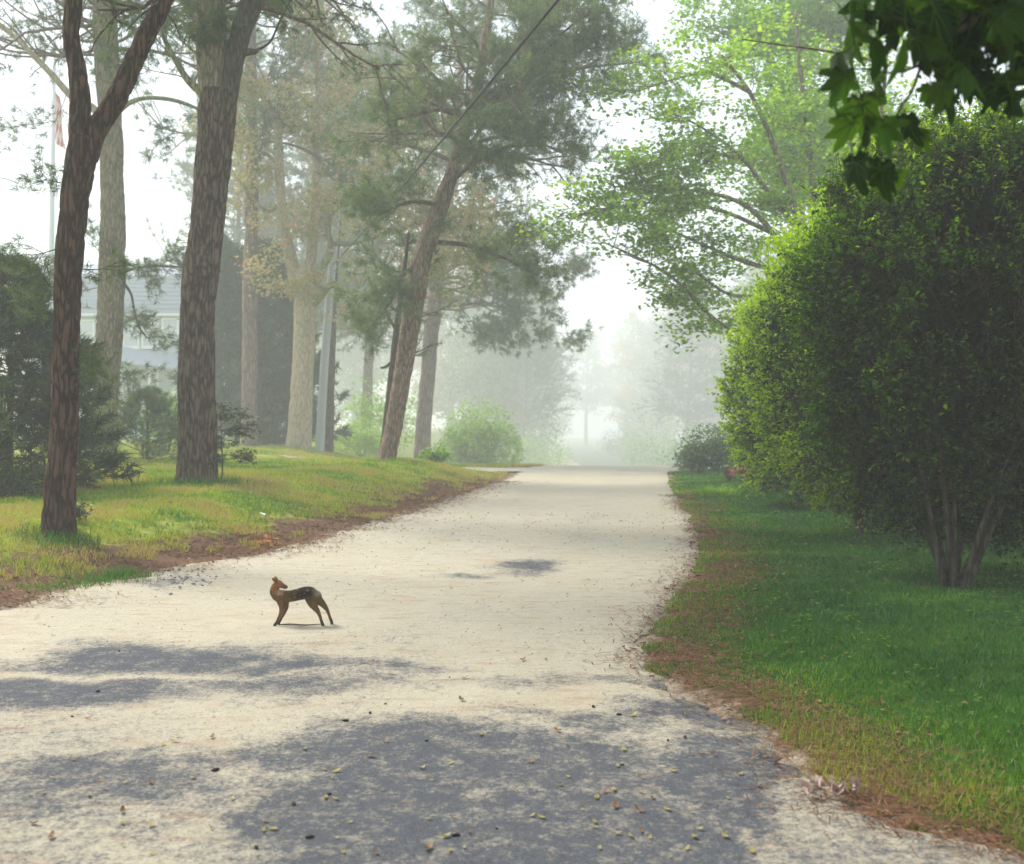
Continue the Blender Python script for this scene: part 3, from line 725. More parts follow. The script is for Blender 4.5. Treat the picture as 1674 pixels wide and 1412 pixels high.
# two taller pines further off that fill the sky above the leaning pine
for k, (bx, Yt, lab, sd) in enumerate([(598, 78.0, 'tall hazy pine rising between the oak and the leaning pine', 41), (850, 150.0, 'tall faint pine at the lane side, behind the drooping pine crown', 42), (372, 86.0, 'tall faint pine rising behind the evergreen screen and the stout pine', 43), (1120, 170.0, 'tall faint pine right of the lane, its top above the spring maple tips', 45), (505, 90.0, 'tall faint pine behind the crooked limbs of the oak', 47)]):
    f0 = foot(bx, Yt)
    t = thing('pine_tree', lab, 'tree', f0, 'pine trees')
    raw = (np.array([f0, f0 + [0.3, 0, 8], f0 + [0.9, 0, 17], f0 + [0.8, 0, 30 + k]]), np.array([0.40, 0.33, 0.2, 0.05]))
    P, _ = wood('trunk', t, None, Yt, 'bark_far', 12, 0.12, step=0.3, flare=0.15, raw=raw)
    pine_crown(t, [P], rng_of(sd), 190, 0.25, 5.6, mat='pine_blue', tuft=(11, 0.55, 0.075), nch=6)

# utility pole and cable
Y = 47.0
fp = foot(522, Y)
t = thing('utility_pole', 'pale grey utility pole leaning slightly beside the oak trunk', 'pole', fp)
P, _ = wood('shaft', t, [(522, 727, 15), (530, 600, 14), (539, 480, 13), (548, 380, 12), (553, 322, 11)], Y, 'pole_grey', 16, 0.01, step=0.3, flare=0.02)
a = Acc(); q = at(545, 428, Y - 0.15); box(a, q - [0.03, 0.12, 0.05], q + [0.03, 0.05, 0.05]); a.build('cable_clamp', M['metal'], t, False)
for (dx, dz, lab) in [(0, 0, 'thin black overhead cable slanting up from the utility pole across the pine tops')]:
    p0, p1 = at(545, 432, Y - 0.2), at(890, 0, 15.0)
    d = p1 - p0
    s = np.linspace(0, 1.6, 40)
    pts = p0 + d * s[:, None] + np.array([0, 0, -0.25]) * (4 * (s / 1.6) * (1 - s / 1.6))[:, None]
    a = Acc(); tube(a, pts, np.full(40, 0.024), 6)
    tag(a.build('overhead_cable', M['cable']), lab, 'cable')

# spring maple beyond the hedge
Y = 28.0
b0 = foot(1390, Y)
t = thing('maple_tree', 'bright spring-green maple arching over the lane from behind the clipped shrubs', 'tree', b0)
wood('trunk', t, [(1390, 780, 40), (1386, 700, 36), (1375, 620, 34), (1360, 550, 30)], Y, 'bark_grey', 18, 0.12, step=0.15, flare=0.2)
ml = []
for pts, dy in [([(1375, 600, 22), (1300, 572, 12), (1250, 556, 8), (1215, 545, 7), (1175, 527, 6.5), (1145, 500, 6), (1118, 470, 5), (1080, 440, 4), (1030, 415, 3), (985, 395, 2)], -2.5),
                ([(1365, 560, 22), (1340, 470, 16), (1312, 390, 13), (1290, 310, 11), (1262, 230, 9), (1225, 150, 7), (1180, 90, 4)], -1.0), ([(1360, 550, 20), (1352, 450, 15), (1335, 340, 12), (1322, 240, 10), (1310, 130, 8), (1300, 20, 5)], 0.8),
                ([(1345, 490, 13), (1300, 440, 10), (1262, 380, 9), (1225, 340, 8), (1180, 320, 6), (1120, 310, 4), (1050, 305, 2)], -1.5), ([(1330, 440, 10), (1270, 440, 8), (1210, 425, 7), (1150, 400, 5), (1080, 370, 4), (1010, 350, 2)], -2.0),
                ([(1310, 380, 9), (1260, 320, 8), (1215, 260, 6), (1150, 210, 4), (1090, 180, 2)], -1.2), ([(1370, 580, 18), (1400, 450, 14), (1420, 330, 11), (1440, 200, 8), (1450, 80, 5)], 0.6), ([(1290, 500, 7), (1240, 485, 6), (1190, 480, 5), (1130, 440, 3)], -1.5), ([(1262, 380, 8), (1180, 345, 6), (1090, 330, 4), (1000, 340, 3), (945, 352, 2)], -2.0), ([(1225, 150, 7), (1160, 120, 5), (1100, 130, 3), (1040, 150, 2)], -1.0), ([(1215, 260, 7), (1150, 250, 5), (1070, 270, 3), (1000, 290, 2)], -2.5)]:
    ml.append(wood('limb', t, pts, Y, 'bark_grey', 10, 0.1, dy, 0.15)[0])
r = rng_of(11)
boughs = []
for P in ml:
    L = np.linalg.norm(np.diff(P, axis=0), axis=1).sum()
    for k in range(int(3 + L * 2.4)):
        q, d = along(P, 0.28 + 0.72 * r.uniform() ** 0.8)
        boughs.append((q, unit(np.array([r.normal() - 0.3, r.normal(), r.normal() * 0.28 + 0.1]) + 0.4 * d), r.uniform(0.6, 1.6)))
leaf_crown(t, boughs, r, 'maple', 'bark_grey', 0.14, 7, 0.24, level=1, nch=5, up=0.05, flat=0.35, upl=0.9, r0=0.012)

# taller, deeper green broadleaf behind
Y = 40.0
f0 = foot(1320, Y)
t = thing('broadleaf_tree', 'tall deep-green broadleaf tree towering behind the spring maple', 'tree', f0)
raw = (np.array([f0, f0 + [-0.1, 0, 5], f0 + [-0.4, 0, 11], f0 + [-1.0, 0, 19]]), np.array([0.34, 0.28, 0.18, 0.05]))
P, _ = wood('trunk', t, None, Y, 'bark_grey', 14, 0.12, step=0.25, flare=0.2, raw=raw)
r = rng_of(12)
lm, boughs = [], []
for k in range(24):
    q, _d = along(P, r.uniform(0.40, 1.0))
    az = r.uniform(0, 2 * math.pi); ln = r.uniform(2.6, 5.2)
    e = q + np.array([math.cos(az) * ln, math.sin(az) * ln, r.uniform(0.2, 1.8)])
    raw = (np.array([q, q * .5 + e * .5 + np.array([0, 0, 0.3]), e]), np.array([0.08, 0.055, 0.02]))
    B, _ = wood('limb', t, None, Y, 'bark_grey', 7, 0.1, step=0.3, raw=raw)
    for j in range(17):
        q2, d2 = along(B, r.uniform(0.2, 1.0))
        boughs.append((q2, unit(r.normal(size=3) * np.array([1, 1, 0.6]) + 0.3 * d2), r.uniform(0.7, 1.8)))
leaf_crown(t, boughs, r, 'maple_deep', 'bark_grey', 0.19, 6, 0.30, level=1, nch=5, up=0.05, flat=0.5, upl=0.8, r0=0.012)

# far trees in the haze beyond the crest of the lane: three kinds, each one a tree of its own
def far_proto(kind, seed):
    r = rng_of(seed)
    t = thing('far_tree', 'x', 'tree', (0, 0, 0), 'hazy trees beyond the crest of the lane')
    Hh = 17.0
    raw = (np.array([[0, 0, -0.3], [0.2, 0, 5], [0.1, 0.2, 10], [0.4, 0, Hh]]), np.array([0.30, 0.25, 0.17, 0.04]))
    P, _ = wood('trunk', t, None, 1, 'bark_far', 10, 0.1, step=0.5, raw=raw)
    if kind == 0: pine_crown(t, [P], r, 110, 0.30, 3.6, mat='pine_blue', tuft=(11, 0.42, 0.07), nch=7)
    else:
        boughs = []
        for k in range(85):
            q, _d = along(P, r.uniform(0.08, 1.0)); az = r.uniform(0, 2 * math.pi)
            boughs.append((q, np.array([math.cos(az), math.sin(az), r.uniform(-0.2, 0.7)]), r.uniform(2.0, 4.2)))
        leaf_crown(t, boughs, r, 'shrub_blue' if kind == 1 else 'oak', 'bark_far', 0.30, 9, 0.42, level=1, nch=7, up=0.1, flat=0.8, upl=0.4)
    return t
protos = [far_proto(0, 60), far_proto(1, 61), far_proto(2, 62)]
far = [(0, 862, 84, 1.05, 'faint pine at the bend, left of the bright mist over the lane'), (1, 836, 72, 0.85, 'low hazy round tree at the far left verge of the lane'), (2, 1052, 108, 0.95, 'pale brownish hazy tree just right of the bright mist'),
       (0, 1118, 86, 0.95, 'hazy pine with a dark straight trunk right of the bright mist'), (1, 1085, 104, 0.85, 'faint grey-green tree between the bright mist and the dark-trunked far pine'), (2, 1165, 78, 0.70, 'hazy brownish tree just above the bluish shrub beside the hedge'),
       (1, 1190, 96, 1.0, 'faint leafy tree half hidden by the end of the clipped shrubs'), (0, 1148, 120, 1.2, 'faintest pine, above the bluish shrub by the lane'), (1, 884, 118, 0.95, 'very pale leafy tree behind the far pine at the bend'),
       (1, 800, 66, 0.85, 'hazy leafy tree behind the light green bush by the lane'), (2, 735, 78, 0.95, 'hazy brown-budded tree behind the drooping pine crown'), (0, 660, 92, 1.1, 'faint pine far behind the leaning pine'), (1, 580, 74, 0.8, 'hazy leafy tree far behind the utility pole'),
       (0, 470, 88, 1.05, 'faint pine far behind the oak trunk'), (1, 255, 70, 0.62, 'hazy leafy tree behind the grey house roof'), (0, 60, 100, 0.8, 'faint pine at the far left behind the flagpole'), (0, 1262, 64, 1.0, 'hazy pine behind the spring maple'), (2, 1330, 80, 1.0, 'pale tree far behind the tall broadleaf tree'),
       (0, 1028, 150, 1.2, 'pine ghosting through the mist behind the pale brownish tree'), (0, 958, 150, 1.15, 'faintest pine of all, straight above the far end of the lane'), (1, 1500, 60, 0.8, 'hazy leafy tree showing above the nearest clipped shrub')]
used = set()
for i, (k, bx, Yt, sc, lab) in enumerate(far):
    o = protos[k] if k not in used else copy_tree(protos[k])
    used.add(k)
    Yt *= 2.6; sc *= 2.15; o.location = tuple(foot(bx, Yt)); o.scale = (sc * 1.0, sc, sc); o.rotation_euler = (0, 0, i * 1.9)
    o['label'] = lab

# ------------------------------------------------------------------ shrubs, evergreens
def blob_points(rng, n, c, h, lo=0.75, hi=1.0, amp=0.22, fr=1.1):
    """points near the surface of a lumpy ellipsoid, with outward directions"""
    d = unit(rng.normal(size=(n, 3)))
    rad = (1 - amp) + 2 * amp * fbm(d * fr * 2.2 + np.asarray(c) * 0.7, 3)
    s = rng.uniform(lo, hi, n)
    return np.asarray(c) + d * (rad * s)[:, None] * np.asarray(h), unit(d / np.asarray(h)), s

def bush(name, label, cat, base, c, h, mat, size, n, seed, group=None, stems=7, stem_mat='bark_dark', stem_r=0.02, amp=0.2, upl=0.3, vmean=0.5, gaps=0.0):
    r = rng_of(seed)
    t = thing(name, label, cat, base, group)
    c = np.asarray(c, float); h = np.asarray(h, float)
    for k in range(stems):
        az = 2 * math.pi * (k + r.uniform(0, 0.7)) / stems
        b = np.asarray(base) + np.array([math.cos(az), math.sin(az), 0]) * r.uniform(0.02, 0.10) - np.array([0, 0, 0.05])
        e = c + np.array([math.cos(az) * h[0] * 0.6, math.sin(az) * h[1] * 0.6, h[2] * r.uniform(-0.1, 0.5)])
        P, R = resample(np.array([b, b * 0.6 + e * 0.4 - np.array([math.cos(az), math.sin(az), 0]) * 0.08 * h[0], e]), np.array([stem_r, stem_r * 0.8, stem_r * 0.3]), 12)
        a = Acc(); tube(a, P, R, 7, 0.1); a.build('stem', M[stem_mat], t)
    pp = [blob_points(r, n // 4, c, h * 0.9, 0.62, 1.04, amp)]
    for k in range(6):
        o_ = unit(r.normal(size=3)) * r.uniform(0.35, 0.62); o_[2] = abs(o_[2]) * 1.1 - 0.35
        pp.append(blob_points(r, n // 8, c + o_ * h, h * r.uniform(0.35, 0.55), 0.6, 1.05, amp))
    p, d, s = (np.concatenate([q[i] for q in pp]) for i in range(3))
    if gaps > 0:
        keep = vnoise(p * 3.1 / max(h.max(), 0.3)) > gaps
        p, d, s = p[keep], d[keep], s[keep]
    p[:, 2] = np.maximum(p[:, 2], land(p[:, 0], p[:, 1]) + 0.03)
    a = Acc()
    v = np.clip(r.normal(vmean, 0.2, len(p)) + 0.25 * (s - 0.85), 0, 1)
    leaves(a, p, size, r, upl, 0.6, v, adir=d, abias=0.6)
    a.build('foliage', M[mat], t, kind='stuff')
    return t

def privet(label, base_px, Yb, c, h, seed, n_shoot, leaf, stems, spires=0, n_in=9000, lit_bias=0.0):
    """big clipped flowering shrub: a lumpy dome of leafy shoots over a fan of stems"""
    r = rng_of(seed)
    base = foot(base_px, Yb)
    t = thing('clipped_shrub', label, 'shrub', base, 'clipped shrubs beside the lawn')
    c = np.asarray(c, float); h = np.asarray(h, float)
    for k in range(stems):
        az = 2 * math.pi * (k + r.uniform(-.3, .3)) / stems
        b = base + np.array([math.cos(az), math.sin(az), 0]) * r.uniform(0.02, 0.16) - np.array([0, 0, 0.06])
        e = c + np.array([math.cos(az) * h[0] * r.uniform(.4, .8), math.sin(az) * h[1] * r.uniform(.4, .8), h[2] * r.uniform(-0.35, 0.35)])
        P, R = resample(np.array([b, b * 0.7 + e * 0.3 + np.array([0, 0, 0.12]), e]), np.array([0.035, 0.028, 0.012]) * r.uniform(.7, 1.2), 14)
        a = Acc(); tube(a, P, R, 8, 0.12); a.build('stem', M['bark_dark'], t)
    a, tw = Acc(), Acc()
    # leafy shoots pointing outward and up
    q, d, s = blob_points(r, n_shoot, c, h, 0.86, 1.0, 0.24, 2.3)
    q2 = q / 0.42
    keep = ((fbm(q2, 2) > 0.47) & (vnoise(q * 6.1) > 0.3)) | (r.uniform(size=len(q)) < 0.08)
    q, d = q[keep], d[keep]
    dirs = unit(d + np.array([0, 0, 0.55]) + r.normal(size=d.shape) * 0.4)
    Ls = r.uniform(0.10, 0.30, len(q))
    hgt = (q[:, 2] - c[2]) / h[2]
    if spires:
        top = np.where(hgt > 0.45)[0]; pick = r.choice(top, min(spires, len(top)), False)
        Ls[pick] = r.uniform(0.35, 0.75, len(pick)); dirs[pick] = unit(np.array([0, 0, 1.0]) + r.normal(size=(len(pick), 3)) * 0.25)
    stray = r.uniform(size=len(q)) < 0.025; Ls[stray] = r.uniform(0.35, 0.6, stray.sum())
    K = 9
    tt = np.linspace(0.05, 1, K)
    pos = q[:, None, :] + dirs[:, None, :] * (Ls[:, None] * tt)[:, :, None] + r.normal(size=(len(q), K, 3)) * 0.02
    ad = unit(np.repeat(dirs, K, 0) + r.normal(size=(len(q) * K, 3)) * 0.9)
    young_lit = np.clip(0.22 + lit_bias + 0.40 * np.repeat(tt[None, :], len(q), 0) + r.normal(0, 0.10, (len(q), 1)) + 0.5 * np.clip(hgt - 0.2, 0, 1)[:, None], 0, 1).ravel()  # pale new-growth tips, plus sun and shade painted in by height and shrub
    leaves(a, pos.reshape(-1, 3), leaf, r, 0.25, 0.55, np.clip(young_lit + r.normal(0, 0.08, young_lit.size), 0, 1), adir=ad, abias=1.0)
    # inner leaves, coloured dark to paint in the shaded interior
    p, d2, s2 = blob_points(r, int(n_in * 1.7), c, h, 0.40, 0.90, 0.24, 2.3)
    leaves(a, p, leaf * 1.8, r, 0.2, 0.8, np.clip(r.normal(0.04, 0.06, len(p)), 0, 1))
    a.build('foliage', M['hedge'], t, kind='stuff')
    for k in range(0, len(q), 3):
        P = np.array([q[k] - dirs[k] * 0.25, q[k] + dirs[k] * Ls[k]]); tube(tw, P, np.array([0.006, 0.002]), 3)
    tw.build('twigs', M['bark_dark'], t, kind='stuff')
    return t

Y = 10.4
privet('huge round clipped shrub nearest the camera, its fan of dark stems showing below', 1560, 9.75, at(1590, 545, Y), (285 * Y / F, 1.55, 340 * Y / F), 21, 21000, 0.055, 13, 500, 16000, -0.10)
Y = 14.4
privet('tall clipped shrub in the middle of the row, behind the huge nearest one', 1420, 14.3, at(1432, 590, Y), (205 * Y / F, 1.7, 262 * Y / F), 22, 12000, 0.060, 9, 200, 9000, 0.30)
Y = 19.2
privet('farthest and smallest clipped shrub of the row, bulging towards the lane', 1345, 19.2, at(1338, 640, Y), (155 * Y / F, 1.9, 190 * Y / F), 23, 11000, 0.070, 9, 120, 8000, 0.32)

def conifer(name, label, base, Ht, rad, mat, seed, group=None, n=70, tuft=(10, 0.06, 0.010), level=1, nch=7, dense=1.0, up=0.0, low=0.02):
    r = rng_of(seed)
    t = thing(name, label, 'tree' if Ht > 3.4 else 'shrub', base, group)
    raw = (np.array([np.asarray(base) - [0, 0, 0.1], np.asarray(base) + [0.02, 0, Ht * 0.5], np.asarray(base) + [0, 0, Ht]]), np.array([0.02 + 0.012 * Ht, 0.012 + 0.008 * Ht, 0.005]))
    P, _ = wood('trunk', t, None, 1, 'bark_dark', 8, 0.1, step=Ht / 24, raw=raw)
    tw, tips = Acc(), []
    for k in range(n):
        s = low + (0.97 - low) * (k + r.uniform()) / n
        q, _d = along(P, s); az = k * 2.39996 + r.normal() * 0.3
        ln = rad * (1 - s) ** 0.75 * r.uniform(0.75, 1.15) + 0.05 * rad
        sprout(tw, tips, q, np.array([math.cos(az), math.sin(az), up + r.uniform(-0.05, 0.3)]), ln, 0.004 + 0.008 * ln, rng=r, level=level, nch=nch, up=0.15, wob=0.2, spread=0.75, ratio=0.42, seg=3)
    tw.build('twigs', M['bark_dark'], t, kind='stuff')
    T = np.array(tips)
    a = Acc(); needles(a, T[:, :3], T[:, 3:], r, *tuft); a.build('crown', M[mat], t, kind='stuff')
    return t
conifer('spruce_tree', 'dark bushy spruce at the left edge of the picture, beside the forked pine', foot(15, 17.5), 3.9, 1.6, 'spruce', 31, None, 120, (15, 0.20, 0.032), 1, 8)
conifer('spruce_sapling', 'low blue-green spruce behind the yellow-green shrub on the bank', foot(240, 29), 2.0, 1.5, 'shrub_blue', 32, None, 60, (12, 0.15, 0.024), 1, 7)
for k, (bx, Yt, Ht, lab) in enumerate([(352, 50, 10.2, 'dark evergreen of the tall screen, half hidden by the stout pine'), (388, 52, 9.9, 'dark evergreen of the tall screen, left of the purplish pine trunk'), (432, 50, 10.0, 'dark evergreen of the tall screen, right of the purplish pine trunk'), (470, 53, 9.2, 'dark evergreen of the tall screen, close behind the oak trunk')]):
    conifer('evergreen_tree', lab, foot(bx, Yt), Ht, 2.3, 'cedar', 33 + k, 'tall evergreen screen beside the house', 85, (9, 0.48, 0.09), 1, 6, up=0.0)
bush('yellow_green_shrub', 'small yellow-green shrub around the foot of the grey-green pine', 'shrub', foot(170, 27.2), foot(168, 27.0) + [0, 0, 1.0], (0.66, 0.6, 0.95), 'shrub_yellow', 0.11, 2200, 51, stems=6, stem_r=0.010, amp=0.35, gaps=0.35)
bush('leafy_shrub', 'pale green leafy shrub in front of the house, between two pine trunks', 'shrub', foot(272, 36), foot(272, 36) + [0, 0, 1.2], (1.0, 0.9, 1.15), 'shrub_light', 0.14, 2200, 52, amp=0.3, gaps=0.2)
# holly sapling right of the stout pine
r = rng_of(53)
hb = foot(362, 19.4)
t = thing('holly_sapling', 'small dark-leaved holly sapling right beside the stout pine', 'shrub', hb)
a = Acc(); P, R = resample(np.array([hb - [0, 0, .05], hb + [0.02, 0, .35], hb + [0.0, 0, 0.8], hb + [-.02, 0, 1.3]]), np.array([.015, .013, .01, .004]), 14); tube(a, P, R, 6); a.build('stem', M['bark_dark'], t)
tw, tips = Acc(), []
for k in range(17):
    q, d = along(P, r.uniform(0.28, 1.0)); az = r.choice([0, 0.4, -0.5, 3.0, 2.6, 1.5, -1.5]) + r.normal() * .3
    sprout(tw, tips, q, np.array([math.cos(az), math.sin(az), r.uniform(-.1, .3)]), r.uniform(.35, .75), 0.007, r, 1, 6, 0.0, 0.2, 0.8, 0.45, 4)
tw.build('twigs', M['bark_dark'], t, kind='stuff')
T = np.array(tips)[:, :3]; p = np.repeat(T, 7, 0) + r.normal(size=(len(T) * 7, 3)) * [.05, .05, .025]
a = Acc(); leaves(a, p, 0.075, r, 0.9, 0.5); a.build('crown', M['holly'], t, kind='stuff')
bush('low_plant', 'low dark plant tucked against the foot of the forked pine', 'plant', foot(130, 13.2), foot(128, 13.2) + [0, 0, 0.14], (0.22, 0.2, 0.16), 'holly', 0.05, 420, 54, stems=3, stem_r=0.005, amp=0.4)
bush('dark_undergrowth', 'dark leafy undergrowth below the spruce at the left edge', 'plant', foot(10, 16.5), foot(8, 16.5) + [0, 0, 0.35], (1.1, 0.6, 0.42), 'holly', 0.06, 2600, 55, stems=5, stem_r=0.006, amp=0.3)
bush('round_bush', 'large light green bush beside the lane, past the leaning pine', 'bush', foot(785, 64), foot(785, 64) + [0, 0, 3.1], (2.6, 2.3, 3.3), 'shrub_light', 0.22, 9000, 56, amp=0.3, gaps=0.15)
bush('low_bush', 'low green bush at the tip of the grass bank, right of the leaning pine', 'bush', foot(712, 31), foot(712, 31) + [0, 0, 0.28], (0.55, 0.5, 0.36), 'shrub_light', 0.09, 1100, 57, amp=0.3, vmean=0.25)
bush('yellow_bush', 'bright yellow-green bush glowing between the utility pole and the leaning pine', 'bush', foot(590, 58), foot(590, 58) + [0, 0, 1.2], (2.0, 1.6, 1.4), 'shrub_light', 0.13, 3600, 58, amp=0.3, vmean=0.75)
bush('green_bush', 'pale bush with thin stems behind the leaning pine trunk', 'bush', foot(635, 66), foot(632, 66) + [0, 0, 3.3], (3.2, 2.4, 3.2), 'shrub_light', 0.2, 4200, 59, amp=0.35, gaps=0.4)
bush('bluish_shrub', 'bluish-green shrub at the lane edge before the row of clipped shrubs', 'shrub', foot(1170, 33), foot(1168, 33) + [0, 0, 0.75], (1.25, 1.0, 0.95), 'shrub_blue', 0.11, 5200, 71, amp=0.3)
bush('azalea', 'small pink-flowering azalea peeping out at the foot of the farthest clipped shrub', 'shrub', foot(1215, 27.0), foot(1217, 27.0) + [0, 0, 0.30], (0.42, 0.35, 0.20), 'bloom_pink', 0.07, 1100, 72, amp=0.25)
bush('rust_shrub', 'tiny rust-brown shrub left of the pink azalea', 'shrub', foot(1192, 27.6), foot(1192, 27.6) + [0, 0, 0.26], (0.18, 0.2, 0.18), 'dead_leaf', 0.07, 300, 73, amp=0.25)

for k, (bx, Yt, w, h_, lab) in enumerate([(a_, b_ * 2.0, c_ * 2.0, d_ * 2.0, e_) for a_, b_, c_, d_, e_ in [(862, 66, 3.2, 2.6, 'hazy low bush at the far left verge, past the light green bush'), (880, 84, 3.0, 2.4, 'faint low bush left of the bright mist'), (1090, 70, 3.4, 3.0, 'faint bush right of the bright mist, before the dark-trunked far pine'), (1135, 58, 2.4, 2.6, 'hazy bush behind the bluish shrub'), (1062, 96, 3.4, 3.2, 'palest bush beyond the end of the lane'), (1020, 120, 3.6, 2.6, 'ghostly thicket along the right side of the bright mist')]]):
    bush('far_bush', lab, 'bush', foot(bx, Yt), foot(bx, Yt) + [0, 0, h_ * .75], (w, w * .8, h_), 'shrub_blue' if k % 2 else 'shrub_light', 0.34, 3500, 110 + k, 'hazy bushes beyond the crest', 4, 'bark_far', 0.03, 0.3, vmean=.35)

# clump of day lilies
lb = foot(1178, 22.5)
t = thing('daylily_clump', 'fountain-shaped clump of bright green strappy leaves on the grass before the bluish shrub', 'plant', lb)
r = rng_of(74)
a = Acc()
for k in range(150):
    az = r.uniform(0, 2 * math.pi); s0 = r.uniform(0, 0.40); e = np.array([math.cos(az), math.sin(az), 0]); b = lb + e * s0 * np.array([1.2, .7, 0]); L = r.uniform(0.3, 0.6); w = 0.014
    s = np.linspace(0, 1, 5); C = b + e * (L * (0.15 * s + 0.55 * s ** 2))[:, None] + np.array([0, 0, 1]) * (L * (1.1 * s - 0.65 * s ** 2))[:, None]
    sd = np.array([-math.sin(az), math.cos(az), 0]) * w * (1 - s ** 2 * 0.95)[:, None]
    V = np.concatenate([C - sd, C + sd]); a.add(V, [(j, j + 1, j + 6, j + 5) for j in range(4)], None, r.uniform(0.2, 0.8))
a.build('foliage', M['maple'], t, kind='stuff')

# ------------------------------------------------------------------ grass, litter
def blades(acc, x, y, hgt, wid, rng, v, lean=0.5):
    n = len(x)
    z = land(x, y)
    az = rng.uniform(0, 2 * math.pi, n); face = rng.uniform(0, 2 * math.pi, n)
    h = hgt * rng.uniform(0.5, 1.25, n); l = lean * h * rng.uniform(0.1, 1.0, n)
    b = np.stack([x, y, z - 0.005], 1)
    sd = np.stack([np.cos(face), np.sin(face), np.zeros(n)], 1) * (wid * 0.5 * rng.uniform(0.7, 1.3, n))[:, None] if np.ndim(wid) else np.stack([np.cos(face), np.sin(face), np.zeros(n)], 1) * (wid * 0.5)
    tip = b + np.stack([np.cos(az) * l, np.sin(az) * l, h], 1)
    V = np.stack([b - sd, b + sd, tip], 1).reshape(-1, 3)
    acc.add(V, None, np.arange(n * 3).reshape(-1, 3), np.repeat(v, 3))

def field(name, side, n, seed, hgt, label):
    r = rng_of(seed)
    # more blades close to the camera, broader ones further off
    if side > 0: y = 3.2 + (36 - 3.2) * r.uniform(0, 1, n) ** 1.9
    else: y = 6.0 + (52 - 6.0) * r.uniform(0, 1, n) ** 1.35
    dd = r.uniform(0, 1, n) ** 1.15 * np.interp(y, [3, 8, 20, 36, 52], [3.5, 7, 11, 17, 26])
    x = xr(y) + dd if side > 0 else xl(y) - dd
    vis = np.abs((x) / y * F) < 1400
    patch = n2(x, y, 1.1, 40.0 + side); patch2 = n2(x, y, 3.0, 50.0 + side)
    edge = dd + (patch2 - 0.5) * (1.8 if side > 0 else 2.6) + (patch - 0.5) * (0.9 if side > 0 else 1.8)
    keep = vis & (edge > (0.03 if side > 0 else 0.85 + 0.55 * (1 - smooth(11, 16, y)))) & (r.uniform(size=n) < (0.35 + 1.1 * patch2))
    if side < 0: keep &= ~((y > 33.8) & (y < 37.6) & (x > -9))
    x, y, patch, patch2, edge = x[keep], y[keep], patch[keep], patch2[keep], edge[keep]
    k = len(x)
    if side > 0: v = 0.20 + 0.95 * (patch - 0.5) + 0.35 * (patch2 - 0.5) + 0.30 * smooth(1.6, 0.0, edge) + 0.25 * smooth(6.2, 4.2, y + 0.3 * x) + r.normal(0, 0.13, k)
    else: v = 0.77 + 1.0 * (patch - 0.5) + 0.5 * (patch2 - 0.5) + r.normal(0, 0.13, k)
    hh = hgt * (0.6 + 0.8 * patch2)
    wid = np.interp(y, [3, 8, 16, 36, 52], [0.005, 0.009, 0.018, 0.04, 0.06])
    hh = hh * np.interp(y, [3, 12, 36], [1.0, 1.1, 1.5])
    a = Acc(); blades(a, x, y, hh, wid, r, np.clip(v, 0, 1), 0.9)
    o = a.build(name, M['grass']); o['kind'] = 'stuff'; o['label'] = label
    return o
field('lawn_grass', 1, 330000, 81, 0.042, 'deep green mown grass of the lawn below the clipped shrubs')
field('bank_grass', -1, 360000, 82, 0.06, 'mossy yellow-green grass on the bank below the pines')
r = rng_of(98)
n = 5000; y = 3.4 + 16 * r.uniform(size=n) ** 1.6; x = xr(y) + 0.25 + 6 * r.uniform(size=n) ** 1.2
keep = n2(x, y, 1.3, 71.0) > 0.54; x, y = x[keep], y[keep]
a = Acc(); leaves(a, np.stack([x, y, land(x, y) + 0.03], 1), np.interp(y, [3, 20], [0.03, 0.06]), r, 2.0, 0.9, np.clip(r.normal(.15, .15, len(x)), 0, 1))
o = a.build('clover_weeds', M['maple_deep']); o['kind'] = 'stuff'; o['label'] = 'patches of low broad-leaved weeds in the lawn'
# taller tufts: around trunks and along the left road edge
r = rng_of(83)
a = Acc()
for (bx, Yt, n, rad, hh, vm) in [(320, 18.6, 900, 0.7, 0.18, 0.35), (95, 12.1, 520, 0.42, 0.14, 0.30), (165, 27.5, 450, 0.6, 0.19, 0.5), (490, 44.8, 400, 0.8, 0.22, 0.6), (634, 28.6, 320, 0.5, 0.18, 0.6), (170, 10.55, 420, 0.34, 0.10, 0.35), (205, 10.9, 380, 0.25, 0.11, 0.33), (80, 10.1, 250, 0.35, 0.07, 0.45), (362, 19.2, 250, 0.5, 0.16, 0.3), (20, 10.9, 500, 0.55, 0.08, 0.75), (95, 11.1, 400, 0.45, 0.07, 0.72)]:
    c = foot(bx, Yt); x = c[0] + r.normal(size=n) * rad * 0.6; y = c[1] + r.normal(size=n) * rad * 0.45
    blades(a, x, y, np.full(n, hh), np.full(n, 0.012), r, np.clip(r.normal(vm, 0.12, n), 0, 1), 0.9)
o = a.build('tall_grass', M['grass']); o['kind'] = 'stuff'; o['label'] = 'taller grass tufts around the tree feet and road edge'

def surf(x, y):
    on = (x > xl(y) - 0.05) & (x < xr(y) + 0.05)
    return np.where(on, crown_road(x, y), land(x, y) + 0.004)

